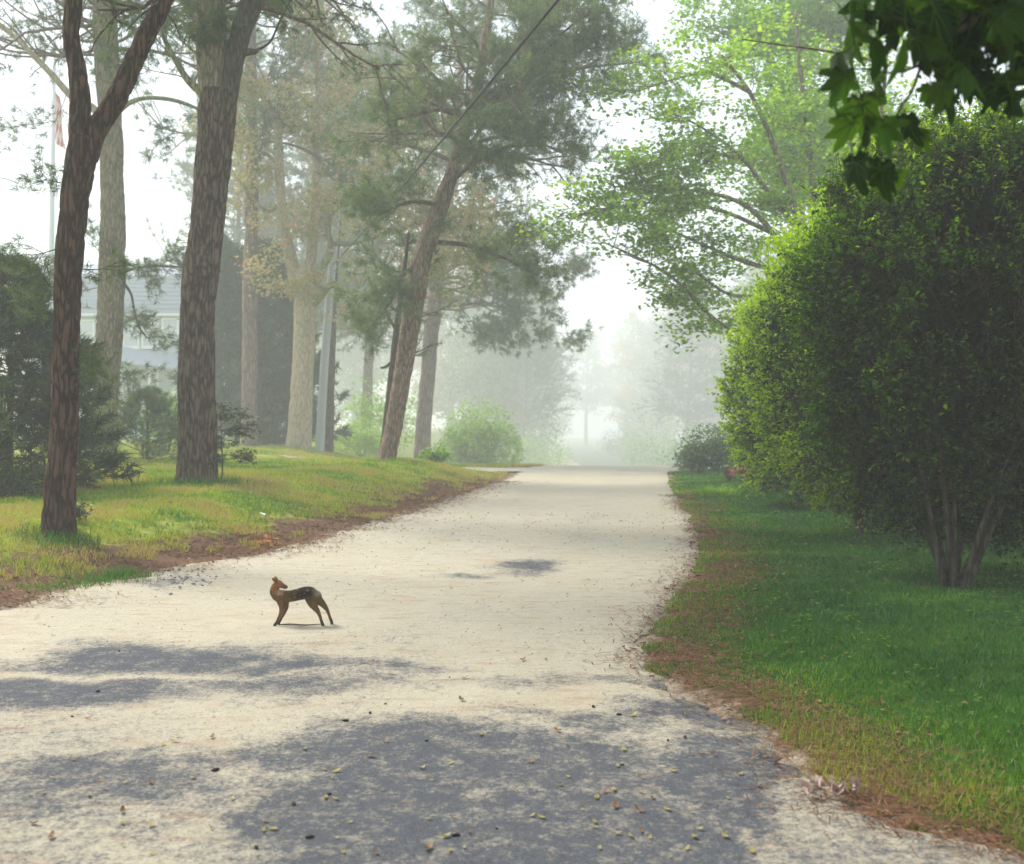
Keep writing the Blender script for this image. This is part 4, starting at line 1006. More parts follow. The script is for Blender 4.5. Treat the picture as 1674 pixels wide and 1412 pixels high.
# pine needle litter drifted along both road edges
r = rng_of(84)
a = Acc()
n = 60000
side = r.uniform(size=n) < 0.55
y = np.where(side, 9 + 20 * r.uniform(size=n) ** 1.3, 3.4 + 20 * r.uniform(size=n) ** 1.5)
dd = r.normal(0.30, 0.26, n)
bl_ = n2(np.where(side, -1.0, 1.0) * 50 + y * 0, y, 1.4, 60.0)
x = np.where(side, xl(y) - dd * 2.0 + 0.1, xr(y) + dd * (0.55 + 0.8 * bl_))
keep = r.uniform(size=n) < np.clip(bl_ * 2.0 - 0.3, 0.1, 1)
x, y = x[keep], y[keep]; n = len(x)
z = surf(x, y) + 0.008 + r.uniform(0, 0.012, n)
az = r.uniform(0, 2 * math.pi, n); L = r.uniform(0.025, 0.075, n) * np.interp(y, [3, 25], [0.8, 1.6]); w = np.interp(y, [3, 10, 25], [0.0035, 0.008, 0.018])
u = np.stack([np.cos(az), np.sin(az), r.normal(0, .15, n)], 1) * L[:, None] * .5; s = np.stack([-np.sin(az), np.cos(az), np.zeros(n)], 1) * w[:, None] * .5
c = np.stack([x, y, z], 1)
a.add(np.stack([c - u - s, c + u - s, c + u + s, c - u + s], 1).reshape(-1, 3), np.arange(n * 4).reshape(-1, 4), None, np.repeat(np.clip(r.normal(.45, .22, n), 0, 1), 4))
o = a.build('needle_litter', M['dead_leaf'], kind='stuff'); o['label'] = 'brown pine needle litter along the road edges'
# crumbs of dead leaf scattered over verge and lawn
a = Acc()
n = 2600
side = r.uniform(size=n) < 0.55
y = np.where(side, 9 + 18 * r.uniform(size=n) ** 1.3, 3.4 + 14 * r.uniform(size=n) ** 1.3)
dd = np.abs(r.normal(0.0, 0.8, n))
x = np.where(side, xl(y) - dd * 1.3 + .2, xr(y) + dd * 0.8 - 0.12)
z = surf(x, y) + 0.012
leaves(a, np.stack([x, y, z], 1), np.interp(y, [3, 10, 25], [0.035, 0.05, 0.09]), r, 2.5, 0.6)
o = a.build('leaf_litter', M['dead_leaf'], kind='stuff'); o['label'] = 'crumbs of brown dead leaf on the verges'
# twigs and bits over the road, too small to pick apart
a = Acc()
n = 1500
y = 3.7 + 15 * r.uniform(size=n) ** 1.6; u_ = r.uniform(size=n); x = xl(y) * (1 - u_) + xr(y) * u_
z = crown_road(x, y) + 0.006
leaves(a, np.stack([x, y, z], 1), np.interp(y, [3, 10, 25], [0.014, 0.022, 0.05]), r, 3.0, 0.4, np.clip(r.normal(.5, .3, n), 0, 1))
o = a.build('road_crumbs', M['dead_leaf'], kind='stuff'); o['label'] = 'tiny specks of leaf and bark on the sandy road'

# single fallen leaves and dark cone scales on the road
def leaf_mesh(name, mat, L, W, curl, v):
    a = Acc(); s = np.linspace(0, 1, 6); wv = W * np.sin(np.pi * np.clip(s * .93 + .05, 0, 1)) ** 0.8
    mid = np.stack([L * (s - .5), np.zeros(6), .004 + curl * (s - .5) ** 2 * L * 2], 1)
    lf, rt = mid + np.stack([0 * s, wv * .5, wv * .10], 1), mid + np.stack([0 * s, -wv * .5, wv * .14], 1)
    V = np.concatenate([lf, mid, rt])
    a.add(V, [(j, j + 1, j + 7, j + 6) for j in range(5)] + [(j + 6, j + 7, j + 13, j + 12) for j in range(5)], None, v)
    return a.mesh(name, M[mat])
lm_ = [leaf_mesh('fallen_leaf', 'yellow_leaf', .055, .026, .3, .5), leaf_mesh('fallen_leaf', 'yellow_leaf', .04, .022, .5, .8), leaf_mesh('fallen_leaf', 'dead_leaf', .06, .030, .6, .7)]
kinds = [('small yellow leaf fallen on the dark asphalt', 'yellow leaves fallen on the road'), ('small pale yellow leaf fallen on the sandy road', 'pale yellow leaves fallen on the road'), ('small brown leaf fallen on the road', 'brown leaves fallen on the road')]
r = rng_of(85)
spots_l = [(60, 1012, 0), (705, 1280, 0), (1003, 1297, 0), (760, 1195, 0), (785, 1205, 0), (795, 1200, 1), (875, 1245, 0), (690, 1260, 1), (550, 1265, 0), (530, 1262, 0), (315, 1275, 1), (735, 1398, 0), (870, 1340, 0), (885, 1343, 0), (1020, 1230, 0), (1045, 1300, 1), (445, 1360, 0), (70, 1300, 1), (865, 1250, 2), (290, 1205, 1), (1090, 1225, 2), (738, 963, 2), (740, 1342, 2), (700, 1395, 2), (855, 1083, 2), (892, 1082, 2), (955, 1084, 2), (640, 1105, 0), (760, 1112, 2), (700, 1345, 1), (930, 1275, 1), (1210, 1270, 0), (1250, 1240, 0), (1190, 1310, 0), (1185, 1375, 0), (1090, 1330, 0), (1240, 1290, 2), (1100, 1265, 0), (630, 1215, 2), (200, 1330, 2), (120, 1215, 1), (380, 1310, 1), (560, 1400, 1), (250, 1400, 0), (980, 1395, 1), (1230, 1400, 0), (1010, 1370, 1)]
for k in range(60): spots_l.append((r.uniform(0, 1150), 1100 + 305 * r.uniform() ** 0.8, int(r.integers(3))))
for px, py, kd in spots_l:
    Yt = F * CAMZ / (py - HZ); x = (px - CX) / F * Yt
    if x > xr(Yt) - 0.05 or x < xl(Yt): continue
    o = bpy.data.objects.new('fallen_leaf', lm_[kd]); COL.objects.link(o)
    o.location = (x, Yt, float(crown_road(np.array([x]), np.array([Yt]))[0]) + 0.003); o.rotation_euler = (r.normal() * .15, r.normal() * .15, r.uniform(0, 6.28)); sc = r.uniform(.45, .95); o.scale = (sc, sc, sc)
    tag(o, kinds[kd][0], 'leaf', kinds[kd][1])
a = Acc()
P = np.array([(-.014, 0, .008), (-.006, 0, .010), (.004, 0, .010), (.014, 0, .007)]); tube(a, P, np.array([.003, .009, .010, .003]), 8, 0.5, 60, 60)
cone = a.mesh('cone_scale', M['seed'])
for px, py in [(160, 1132), (118, 1172), (352, 1262), (480, 1318), (538, 1302), (419, 1391), (565, 1180), (630, 1152), (697, 1214), (970, 1158), (1012, 1171), (812, 1361), (735, 1110), (605, 1167), (1017, 1254), (1092, 1213), (1120, 1208), (506, 1374), (195, 1066), (745, 1372)]:
    Yt = F * CAMZ / (py - HZ); x = (px - CX) / F * Yt
    o = bpy.data.objects.new('cone_scale', cone); COL.objects.link(o)
    o.location = (x, Yt, float(crown_road(np.array([x]), np.array([Yt]))[0])); o.rotation_euler = (0, 0, r.uniform(0, 6.28)); sc = r.uniform(.45, .95); o.scale = (sc * r.uniform(.8, 1.6), sc, sc * .7)
    tag(o, 'tiny dark cone scale lying on the road', 'cone scale', 'dark cone scales scattered on the road')

# heap of curled pinkish leaves at the lawn corner
hb = np.array([(1365 - CX) / F * 4.42, 4.42, 0.0]); hb[2] = float(surf(hb[:1], hb[1:2])[0])
t = thing('dry_leaf_cluster', 'crumpled pinkish-grey dead leaves lying at the road edge beside the lawn', 'dead leaves', hb)
pl = [leaf_mesh('curled_leaf', 'pink_dead_leaf', .055, .036, 1.4, .9), leaf_mesh('curled_leaf', 'pink_dead_leaf', .045, .030, 1.8, .35)]
r = rng_of(86)
for k in range(20):
    o = bpy.data.objects.new('curled_leaf', pl[k % 2]); COL.objects.link(o); o.parent = t
    o.location = (r.normal() * .06, r.normal() * .045, .012 + abs(r.normal()) * .02); o.rotation_euler = (r.normal() * .7, r.normal() * .7, r.uniform(0, 6.28))

# orange leaf clump and white scrap on the bank
Yt = 13.6; q = foot(433, Yt)
t = thing('orange_leaf_clump', 'orange-brown clump of dead leaves on the bank above the road edge', 'dead leaves', q)
r = rng_of(87)
om = plain_mat('orange_leaf', (0.42, 0.16, 0.045), 0.8, 0.3, 20)
a = Acc(); p = q + r.normal(size=(70, 3)) * [.09, .10, .03] + [0, 0, .06]; leaves(a, p, 0.06, r, 1.0, 0.7); a.build('leaf_layer', om, t, kind='stuff')
Yt = 15.8; q = foot(428, Yt)
a = Acc(); g = np.linspace(-.5, .5, 6); XX, YY = np.meshgrid(g * .10, g * .08)
ZZ = land(XX + q[0], YY + q[1]) + .05 + (vnoise(np.stack([XX.ravel() * 30, YY.ravel() * 30, 0 * XX.ravel()], 1)).reshape(6, 6) - .3) * .06
ii = np.arange(36).reshape(6, 6); a.add(np.stack([XX + q[0], YY + q[1], ZZ], -1), np.stack([ii[:-1, :-1], ii[:-1, 1:], ii[1:, 1:], ii[1:, :-1]], -1).reshape(-1, 4))
tag(a.build('paper_scrap', M['paper']), 'small crumpled white paper scrap on the grass bank', 'litter')
# gravel patch at the left road edge
r = rng_of(88)
a = Acc()
for k in range(70):
    px, py = r.normal(300, 28), r.normal(948, 9); Yt = F * CAMZ / (py - HZ); x = (px - CX) / F * Yt
    z0 = float(surf(np.array([x]), np.array([Yt]))[0]); s = r.uniform(.005, .017)
    tube(a, np.array([(x - s, Yt, z0 + s * .3), (x - s * .3, Yt, z0 + s * .45), (x + s * .5, Yt + .2 * s, z0 + s * .45), (x + s, Yt, z0 + s * .3)]), np.array([s * .3, s * .75, s * .6, s * .2]), 6, 0.4, 40, 40)
o = a.build('gravel', M['stone'], smooth_shade=False, kind='stuff'); o['label'] = 'patch of grey gravel at the road edge below the bank'

# ------------------------------------------------------------------ house, flagpole, low wall
Y = 76.0
hz = zat((200 - CX) / F * Y, Y)
def hx(px): return (px - CX) / F * Y
def hzz(py): return CAMZ - (py - HZ) / F * Y
t = thing('house', 'pale grey shingled house with white trim, hazy behind the pine trunks', 'house', (hx(200), Y, hz))
x0, x1, y0, y1 = hx(40), hx(338), Y, Y + 8
ze = hzz(512)                              # eave
def hbox(name, lo, hi, mat, parent=None):
    a = Acc(); box(a, lo, hi); return a.build(name, M[mat], parent or t, False)
hbox('wall', (x0, y0, hz - .3), (x1, y1, ze), 'siding')
# steep roof slope towards the lane, shallower one above, with a real thickness
zk, zr = hzz(446), hzz(418)
a = Acc()
V = [(x0 - .3, y0 - .35, ze - .05), (x1 + .3, y0 - .35, ze - .05), (x1 + .05, y0 + 1.2, zk), (x0 - .05, y0 + 1.2, zk), (x1 - .2, y0 + 4, zr), (x0 + .2, y0 + 4, zr), (x1 + .05, y1 - 1.2, zk), (x0 - .05, y1 - 1.2, zk), (x1 + .3, y1 + .35, ze - .05), (x0 - .3, y1 + .35, ze - .05)]
a.add(V, [(0, 1, 2, 3), (3, 2, 4, 5), (5, 4, 6, 7), (7, 6, 8, 9), (0, 9, 8, 1)], None)
a.add(V, None, [(0, 3, 9), (3, 7, 9), (3, 5, 7), (1, 8, 2), (2, 8, 6), (2, 6, 4)])
roof = a.build('roof', M['shingle'], t, False)
for k in range(9):                         # courses of shingles
    f0 = k / 9; zz = ze + (zk - ze) * f0; yy = y0 - .35 + 1.55 * f0
    hbox('shingle_course', (x0 - .3 + .25 * f0, yy - .03, zz), (x1 + .3 - .25 * f0, yy + .10, zz + .05), 'shingle', roof)
hbox('eave_trim', (x0 - .32, y0 - .40, ze - .22), (x1 + .32, y0 - .30, ze - .02), 'white')
a = Acc()                                  # white rake boards
for sx in (x1 + .05,):
    P = np.array([(sx + .22, y0 - .42, ze - .05), (sx - .02, y0 + 1.12, zk + .05)]); tube(a, P, np.array([.10, .10]), 4)
a.build('rake_board', M['white'], t, False)
for px in (41, 337, 160, 258): hbox('corner_board', (hx(px) - .09, y0 - .06, hz), (hx(px) + .09, y0 + .01, ze - .22), 'white')
for k in range(26):
    zz = hz + .15 + k * .17
    if zz > ze - .3: break
    hbox('clapboard', (x0 + .02, y0 - .035, zz), (x1 - .02, y0 + .02, zz + .03), 'siding')
def window(px, py, w, h):
    cx, cz = hx(px), hzz(py)
    wv = bpy.data.objects.new('window', None); COL.objects.link(wv); wv.parent = t
    wv.location = (cx - t.location[0], y0 - t.location[1], cz - t.location[2])
    def wb(name, lo, hi, mat):
        a = Acc(); box(a, lo, hi); o = bpy.data.objects.new(name, a.mesh(name, M[mat], (0, 0, 0), False)); COL.objects.link(o); o.parent = wv
    wb('pane', (-w / 2, -.05, -h / 2), (w / 2, -.02, h / 2), 'pane')
    for s in (-1, 1):
        wb('frame', (s * w / 2 - .07, -.12, -h / 2 - .08), (s * w / 2 + .07, -.04, h / 2 + .08), 'white')
        wb('frame', (-w / 2 + .07, -.118, s * h / 2 - .07), (w / 2 - .07, -.042, s * h / 2 + .07), 'white')
    wb('muntin', (-w / 2 + .07, -.09, -.025), (w / 2 - .07, -.055, .025), 'white'); wb('sill', (-w / 2 - .14, -.20, -h / 2 - .15), (w / 2 + .14, -.03, -h / 2 - .08), 'white')
for px, py, w, h in [(a_, b_, c_ * 1.8, d_ * 1.8) for a_, b_, c_, d_ in [(75, 550, .7, 1.05), (140, 545, .7, 1.05), (215, 548, .62, .95), (246, 548, .62, .95), (279, 540, .62, .95), (318, 545, .7, 1.05), (90, 650, .8, 1.2), (145, 655, .8, 1.2), (318, 650, .8, 1.1)]]: window(px, py, w, h)
# porch with a sloping roof, posts, rail and steps
a = Acc(); pz0, pz1 = hzz(578), hzz(612)
V = [(hx(170), y0 - .02, hzz(560)), (hx(300), y0 - .02, hzz(580)), (hx(300), y0 - 1.9, hzz(604)), (hx(170), y0 - 1.9, hzz(588))]
V += [(x, y_, z_ - .14) for x, y_, z_ in V]
a.add(V, [(0, 1, 2, 3), (7, 6, 5, 4), (0, 4, 5, 1), (1, 5, 6, 2), (2, 6, 7, 3), (3, 7, 4, 0)]); a.build('porch_roof', M['shingle'], t, False)
hbox('porch_floor', (hx(170), y0 - 1.9, hz - .2), (hx(300), y0 - .02, hz + .35), 'white')
for px in (172, 214, 258, 298): hbox('porch_post', (hx(px) - .07, y0 - 1.85, hz + .35), (hx(px) + .07, y0 - 1.71, hzz(608)), 'white')
hbox('porch_rail', (hx(172), y0 - 1.83, hz + 1.15), (hx(258), y0 - 1.75, hz + 1.23), 'white')
for k in range(15): hbox('baluster', (hx(176) + k * .14, y0 - 1.81, hz + .36), (hx(176) + k * .14 + .05, y0 - 1.77, hz + 1.14), 'white')
for k in range(3): hbox('step', (hx(262), y0 - 1.9 - .3 * (k + 1), hz - .2), (hx(296), y0 - 1.905 - .3 * k, hz + .24 - .12 * k), 'white')
hbox('door', (hx(268), y0 - .07, hz + .36), (hx(292), y0 - .02, hz + 2.35), 'shingle')

Y = 60.0
fb = foot(82, Y)
t = thing('flagpole', 'tall pale flagpole rising behind the forked pine at the left', 'pole', fb)
P, _ = wood('shaft', t, None, Y, 'metal', 12, 0.0, step=0.5, raw=(np.array([fb, at(84, 400, Y), at(90, 62, Y)]), np.array([.16, .15, .07])))
a = Acc(); q = at(90, 58, Y); tube(a, np.array([q, q + [0, 0, .06], q + [0, 0, .14], q + [0, 0, .18]]), np.array([.03, .09, .08, .01]), 10); a.build('finial', M['metal'], t)
a = Acc(); tube(a, np.array([at(87, 640, Y - .15), at(93, 75, Y - .12)]), np.array([.012, .012]), 5); a.build('halyard', M['paper'], t)
# limp flag: vertical folds
m, nt, out = new_mat('flag_cloth')
tc = nt.nodes.new('ShaderNodeAttribute'); tc.attribute_name = 'v'
st = math_n(nt, 'GREATER_THAN', math_n(nt, 'FRACT', math_n(nt, 'MULTIPLY', tc.outputs['Fac'], 6.5)), 0.5)
bsdf(nt, out, mixc(nt, st, (0.55, 0.06, 0.07), (0.78, 0.76, 0.74)), 0.85)
M['flag'] = m
a = Acc(); nu, nv = 40, 24
U, W = np.meshgrid(np.linspace(0, 1, nu), np.linspace(0, 1, nv))
q0 = at(92, 150, Y - .12); hgt = 3.0
fx_ = 0.08 + U * 0.50 * (0.6 + 0.6 * W); zz = q0[2] - W * hgt - U * 0.35
V = np.stack([q0[0] - .12 + fx_ + .03 * np.sin(W * 7), q0[1] - .06 + .11 * np.sin(U * 17 + W * 1.5) * (.4 + .6 * U), zz], -1)
ii = np.arange(nu * nv).reshape(nv, nu); a.add(V, np.stack([ii[:-1, :-1], ii[:-1, 1:], ii[1:, 1:], ii[1:, :-1]], -1).reshape(-1, 4), None, (W * .55 + U * .45).ravel())
tag(a.build('flag', M['flag']), 'red and white striped flag hanging limp on the flagpole', 'flag')

Yw = 54.0
w0, w1 = foot(418, Yw), foot(474, Yw)
t = thing('low_brick_wall', 'low dull-red brick edging wall at the foot of the dark evergreens', 'wall', (w0 + w1) / 2)
bl0 = Acc(); box(bl0, (-.105, -.055, -.032), (.105, .055, .032)); bm0 = bl0.mesh('brick', M['brick_red'], (0, 0, 0), False)
r = rng_of(90)
for row in range(5):
    for k in range(9):
        x = w0[0] + (k + .5 + (row % 2) * .5) * .22
        if x > w1[0] + .1: continue
        o = bpy.data.objects.new('brick', bm0); COL.objects.link(o); o.parent = t
        o.location = (x - t.location[0], r.normal() * .004, w0[2] - t.location[2] + .03 + row * .075); o.rotation_euler = (0, 0, r.normal() * .02)
a = Acc(); box(a, (w0[0] - .02, Yw - .045, w0[2] - .15), (w0[0] + 1.9, Yw + .05, w0[2] + .36)); a.build('mortar', M['stone'], t, False)

# ------------------------------------------------------------------ overhanging maple beside the camera
tb = np.array([3.35, 2.5, 0.0]); tb[2] = zat(tb[0], tb[1])
t = thing('overhanging_maple', 'dark maple bough with big lobed leaves hanging into the top corner above the shrubs', 'tree', tb)
raw = (np.array([tb, tb + [.02, 0, 1.4], tb + [-.05, .05, 2.8], tb + [0.1, .1, 4.4], tb + [.5, .7, 7.0], tb + [1.0, 1.4, 10.0]]), np.array([.19, .16, .14, .11, .08, .03]))
TP, _ = wood('trunk', t, None, 1, 'bark_dark', 20, 0.15, step=0.08, flare=.2, raw=raw)
Yn = 3.0
def nat(px, py, dy=0.0): return at(px, py, Yn + dy)
main = [tb + [-.04, .04, 2.35], np.array([2.5, 2.7, 3.05]), nat(1700, -40), nat(1585, 40), nat(1520, 78), nat(1500, 110)]
wood('bough', t, None, 1, 'bark_dark', 9, 0.1, step=.05, raw=(np.array(main), np.array([.05, .034, .016, .010, .006, .005])))
sub = [[(1505, 105), (1470, 118), (1440, 118), (1405, 110), (1395, 112)], [(1510, 95), (1490, 150), (1475, 170), (1470, 185), (1430, 208), (1412, 220)], [(1590, 40), (1560, 55), (1500, 40), (1440, 20), (1400, 15)], [(1640, 0), (1620, 60), (1600, 110), (1590, 130)], [(1700, -40), (1660, 40), (1640, 90)], [(1580, 30), (1545, 10), (1480, -20)]]
for s_ in sub: wood('twig_shape', t, None, 1, 'bark_dark', 5, .05, step=.03, raw=(np.array([nat(*p) for p in s_]), np.linspace(.005, .002, len(s_))))
wood('twig_shape', t, None, 1, 'bark_dark', 5, .05, step=.05, raw=(np.array([at(1450, 108, 3.3), at(1400, 92, 3.6), at(1330, 80, 3.9), at(1270, 72, 4.2), at(1215, 64, 4.5)]), np.linspace(.006, .003, 5)))
# a lobed maple leaf, four bends of it
def maple_leaf(seed, droop, v):
    r = rng_of(seed)
    ang = np.radians([-90, -62, -50, -28, -18, -4, 12, 24, 38, 52, 62, 74, 82, 90]); rad = np.array([.10, .36, .30, .52, .36, .66, .62, .40, .50, .82, .70, .58, .85, 1.0])
    A = np.concatenate([ang, np.pi - ang[::-1][1:]]); Rr = np.concatenate([rad, rad[::-1][1:]]) * .075 * r.uniform(.93, 1.07, 27)
    X, Yv = np.cos(A) * Rr, np.sin(A) * Rr + .02
    inn = np.stack([X * .45, Yv * .45], 1); outr = np.stack([X, Yv], 1)
    pts = np.concatenate([[[0, .02]], inn, outr])
    zz = -droop * (pts[:, 0] ** 2 * 9 + np.maximum(pts[:, 1], 0) ** 2 * 6) + .012 * np.sin(pts[:, 0] * 70 + seed)
    V = np.column_stack([pts, zz]); N = 27
    tri = [(0, 1 + j, 1 + (j + 1) % N) for j in range(N)]; qd = [(1 + j, 1 + N + j, 1 + N + (j + 1) % N, 1 + (j + 1) % N) for j in range(N)]
    a = Acc(); a.add(V, qd, tri, v)
    pt = np.array([[0, .02, 0], [0, -.02, .006], [.004, -.055, .022], [.01, -.085, .045]]); tube(a, pt, np.array([.0018, .0015, .0014, .0014]), 4, v=.9)
    for an, ln in ((90, .07), (52, .055), (128, .055), (0, .04), (180, .04)):
        e = np.array([math.cos(math.radians(an)), math.sin(math.radians(an))]) * ln; s_ = np.linspace(0, 1, 5)[:, None]; q_ = np.concatenate([e * s_ + [0, .02], np.zeros((5, 1))], 1); q_[:, 2] = -droop * (q_[:, 0] ** 2 * 9 + np.maximum(q_[:, 1], 0) ** 2 * 6) + .012 * np.sin(q_[:, 0] * 70 + seed); tube(a, q_, np.linspace(.0016, .0006, 5), 4, v=1.0)
    return a.mesh('leaf', M['maple_near'])
lv = [maple_leaf(100 + k, (0.6, 1.2, .4, .9, .7, 1.4)[k], (.1, .35, .6, .9, .25, .75)[k]) for k in range(6)]
r = rng_of(91)
lf = [(1385, 125, 1.0, 2.5), (1405, 165, 1.3, 1.1), (1425, 190, 1.25, .6), (1395, 265, 1.1, 2.4), (1440, 275, 1.15, 1.2), (1455, 300, .9, .4), (1500, 228, .65, .3), (1480, 200, .95, .8), (1445, 205, .9, 2.0), (1370, 145, .7, 2.8), (1390, 60, 1.1, 2.0), (1430, 70, 1.3, 1.4), (1465, 55, 1.3, 1.1), (1500, 60, 1.2, .5), (1420, 25, 1.2, 1.9), (1455, 10, 1.2, 1.0), (1490, 15, 1.1, 1.2), (1530, 20, 1.2, .8), (1550, 30, 1.2, .3), (1570, 20, 1.1, 1.5), (1535, 110, 1.0, .8), (1560, 120, 1.1, .4), (1580, 130, 1.0, 1.4), (1590, 85, 1.0, .6), (1610, 100, .9, 1.1), (1625, 130, 1.1, .3), (1640, 60, 1.1, .8), (1660, 70, 1.0, .2), (1655, 20, 1.1, 1.0), (1620, 15, 1.2, 1.7), (1600, 150, 1.0, 1.3), (1650, 155, 1.0, .7), (1665, 110, .9, .2), (1545, 145, .8, 1.2), (1400, -5, 1.2, 2.2), (1480, -20, 1.2, 1.2), (1560, -15, 1.2, .9), (1640, -20, 1.2, .8), (1690, 50, 1.1, .5), (1700, 130, 1.1, .7), (1520, 150, .7, 1.0), (1375, 95, .8, 2.6), (1435, 130, .8, 1.6), (1395, 200, 1.0, 2.1)]
for k in range(26): lf.append((r.uniform(1400, 1690), r.uniform(-30, 75), r.uniform(.9, 1.25), r.uniform(.3, 2.4)))
for k in range(9): lf.append((r.uniform(1530, 1690), r.uniform(75, 160), r.uniform(.8, 1.1), r.uniform(.3, 2.4)))
for i, (px, py, sc, az) in enumerate(lf):
    o = bpy.data.objects.new('leaf', lv[int(r.integers(6))]); COL.objects.link(o); o.parent = t
    sc *= 1.25
    p = at(px, py - 14, Yn + r.uniform(-.22, .30)) - tb
    # hang: the tip (local +Y) points down and outward, the blade tilts at random
    tip = unit(np.array([math.cos(az) * .55 + r.normal() * .2, r.normal() * .45, -1.0 + r.uniform(0, .5)])); nr = unit(np.cross(tip, unit(r.normal(size=3)))) ; nr = unit(nr + np.array([0, -.9, .35])); nr = unit(nr - (nr @ tip) * tip); xx = np.cross(tip, nr)
    from mathutils import Matrix
    mt = Matrix(((xx[0], tip[0], nr[0]), (xx[1], tip[1], nr[1]), (xx[2], tip[2], nr[2]))).to_4x4(); o.matrix_basis = Matrix.Translation(Vector(p)) @ mt @ Matrix.Scale(sc * 1.0, 4)
# its unseen crown overhead, enlarged to shade the lawn, shrubs and mist
tw, tips = Acc(), []
cc, ch = np.array([4.6, 3.6, 9.2]), np.array([6.2, 7.2, 3.0])
for k in range(34):
    q, _d = along(TP, r.uniform(.55, 1)); e = cc + unit(r.normal(size=3)) * ch * r.uniform(.5, .95)
    P, R = resample(np.array([q, q * .5 + e * .5 + [0, 0, .3], e]), np.array([.05, .035, .01]), 9); tube(tw, P, R, 5)
tw.build('twigs', M['bark_dark'], t, kind='stuff')
p, d2, s2 = blob_points(r, 26000, cc, ch, .25, 1.0, .15)
a = Acc(); leaves(a, p, .24, r, .9, .8, np.clip(r.normal(.5, .25, len(p)), 0, 1)); a.build('crown', M['maple_near'], t, kind='stuff')

# two unseen maples added to shade the near mist, shrubs and road
for (bx, by, cx_, cy_, lab, sd) in [(-7.6, -2.5, -5.2, -2.0, 'unseen leafy maple added on the bank side to shade the near road', 96), (6.5, -9.0, 1.0, -8.5, 'unseen leafy maple added behind the viewpoint to shade the near road', 97)]:
    r = rng_of(sd); b0 = np.array([bx, by, zat(bx, by)])
    t = thing('added_shade_maple', lab, 'tree', b0, 'unseen maples added to shade the near road')
    TP, _ = wood('trunk', t, None, 1, 'bark_dark', 16, 0.15, step=0.1, flare=.2, raw=(np.array([b0, b0 + [.1, 0, 2], b0 + [.3, .1, 4.5], b0 + [.9, .2, 7.5]]), np.array([.24, .2, .15, .05])))
    cc, ch = np.array([cx_, cy_, 7.4]), np.array([5.0, 5.0, 2.7]); tw = Acc()
    for k in range(24):
        q, _d = along(TP, r.uniform(.55, 1)); e = cc + unit(r.normal(size=3)) * ch * r.uniform(.5, .95)
        P, R = resample(np.array([q, q * .5 + e * .5 + [0, 0, .3], e]), np.array([.06, .04, .01]), 9); tube(tw, P, R, 5)
    tw.build('twigs', M['bark_dark'], t, kind='stuff')
    p, d2, s2 = blob_points(r, 12000, cc, ch, .25, 1.0, .2)
    a = Acc(); leaves(a, p, .26, r, .9, .8, np.clip(r.normal(.5, .25, len(p)), 0, 1)); a.build('crown', M['maple_near'], t, kind='stuff')

# ------------------------------------------------------------------ the fawn
k_ = 8.27 / F
FX, FY = (490 - CX) / F * 8.27, 8.27
FZ = float(crown_road(np.array([FX]), np.array([FY]))[0])
def fp_(px, py, y=0.0): return np.array([(px - 490) * k_, y, (1023 - py) * k_])
fa = Acc()
def ftube(pts, seg=14, n=18):
    P = np.array([fp_(p[0], p[1], p[3] if len(p) > 3 else 0) for p in pts]); R = np.array([p[2] for p in pts]) * k_
    P = np.concatenate([[P[0] - unit(P[1] - P[0]) * R[0] * .6], P, [P[-1] + unit(P[-1] - P[-2]) * R[-1] * .6]]); R = np.concatenate([[R[0] * .35], R, [R[-1] * .35]])
    P, R = resample(P, R, n); tube(fa, P, R, seg)
    fa.add(np.concatenate([[P[0]], P[0] + R[0] * np.array([[1, 0, 0], [0, 1, 0], [0, 0, 1]]) * .01]), None, [(0, 1, 2)])
def ball(c, rr):
    u, w = np.meshgrid(np.linspace(0, 2 * math.pi, 13)[:-1], np.linspace(0, math.pi, 9)); V = np.stack([np.cos(u) * np.sin(w), np.sin(u) * np.sin(w), np.cos(w)], -1) * np.asarray(rr) + c
    ii = np.arange(9 * 12).reshape(9, 12); fa.add(V, np.stack([ii[:-1], ii[1:], np.roll(ii[1:], -1, 1), np.roll(ii[:-1], -1, 1)], -1).reshape(-1, 4))
ftube([(449, 973, 8.2), (457, 975, 9.6), (467, 976, 9.4), (478, 975, 9.2), (489, 972.6, 9.4), (498, 970.4, 9.9), (506, 970, 9.8), (513, 972.5, 8.4), (518, 976, 5.6)], 18, 34)
ftube([(455, 976, 8.5), (449, 969, 7.8), (449.5, 962, 6.6), (453, 957, 5.8)])                       # neck, turned back
ball(fp_(455, 955, -.005), np.array([6.8, 5.5, 5.9]) * k_)
ftube([(456, 955.5, 5.2, -.008), (461, 957.2, 4.5, -.018), (465.5, 959, 3.5, -.026), (468.5, 960, 3.0, -.03)], 12, 12)   # muzzle
for sgn in (-1, 1):                                                                               # ears
    ftube([(452, 951.5, 1.5, sgn * .018), (450, 948.5, 2.4, sgn * .03), (448, 946, 1.8, sgn * .038), (447, 944.5, .7, sgn * .042)], 10, 10)
ftube([(459, 980, 7.0, -.022), (461, 988, 5.0, -.028), (461.5, 996, 3.4, -.03), (459.5, 1004, 2.7, -.03), (456, 1012, 2.1, -.03), (453, 1018, 2.1, -.03), (451.5, 1021, 2.4, -.03)])
ftube([(463, 980, 7.0, .022), (466, 988, 5.0, .028), (466, 997, 3.3, .03), (463, 1005, 2.6, .03), (459, 1012, 2.0, .03), (456, 1018, 2.0, .03), (454.5, 1020, 2.3, .03)])
ftube([(508, 975, 9.5, -.018), (511, 984, 8.2, -.026), (515.5, 992, 5.6, -.03), (521, 1000, 3.5, -.03), (524, 1007, 2.7, -.03), (526.5, 1015, 2.3, -.03), (529, 1022, 2.6, -.03)])
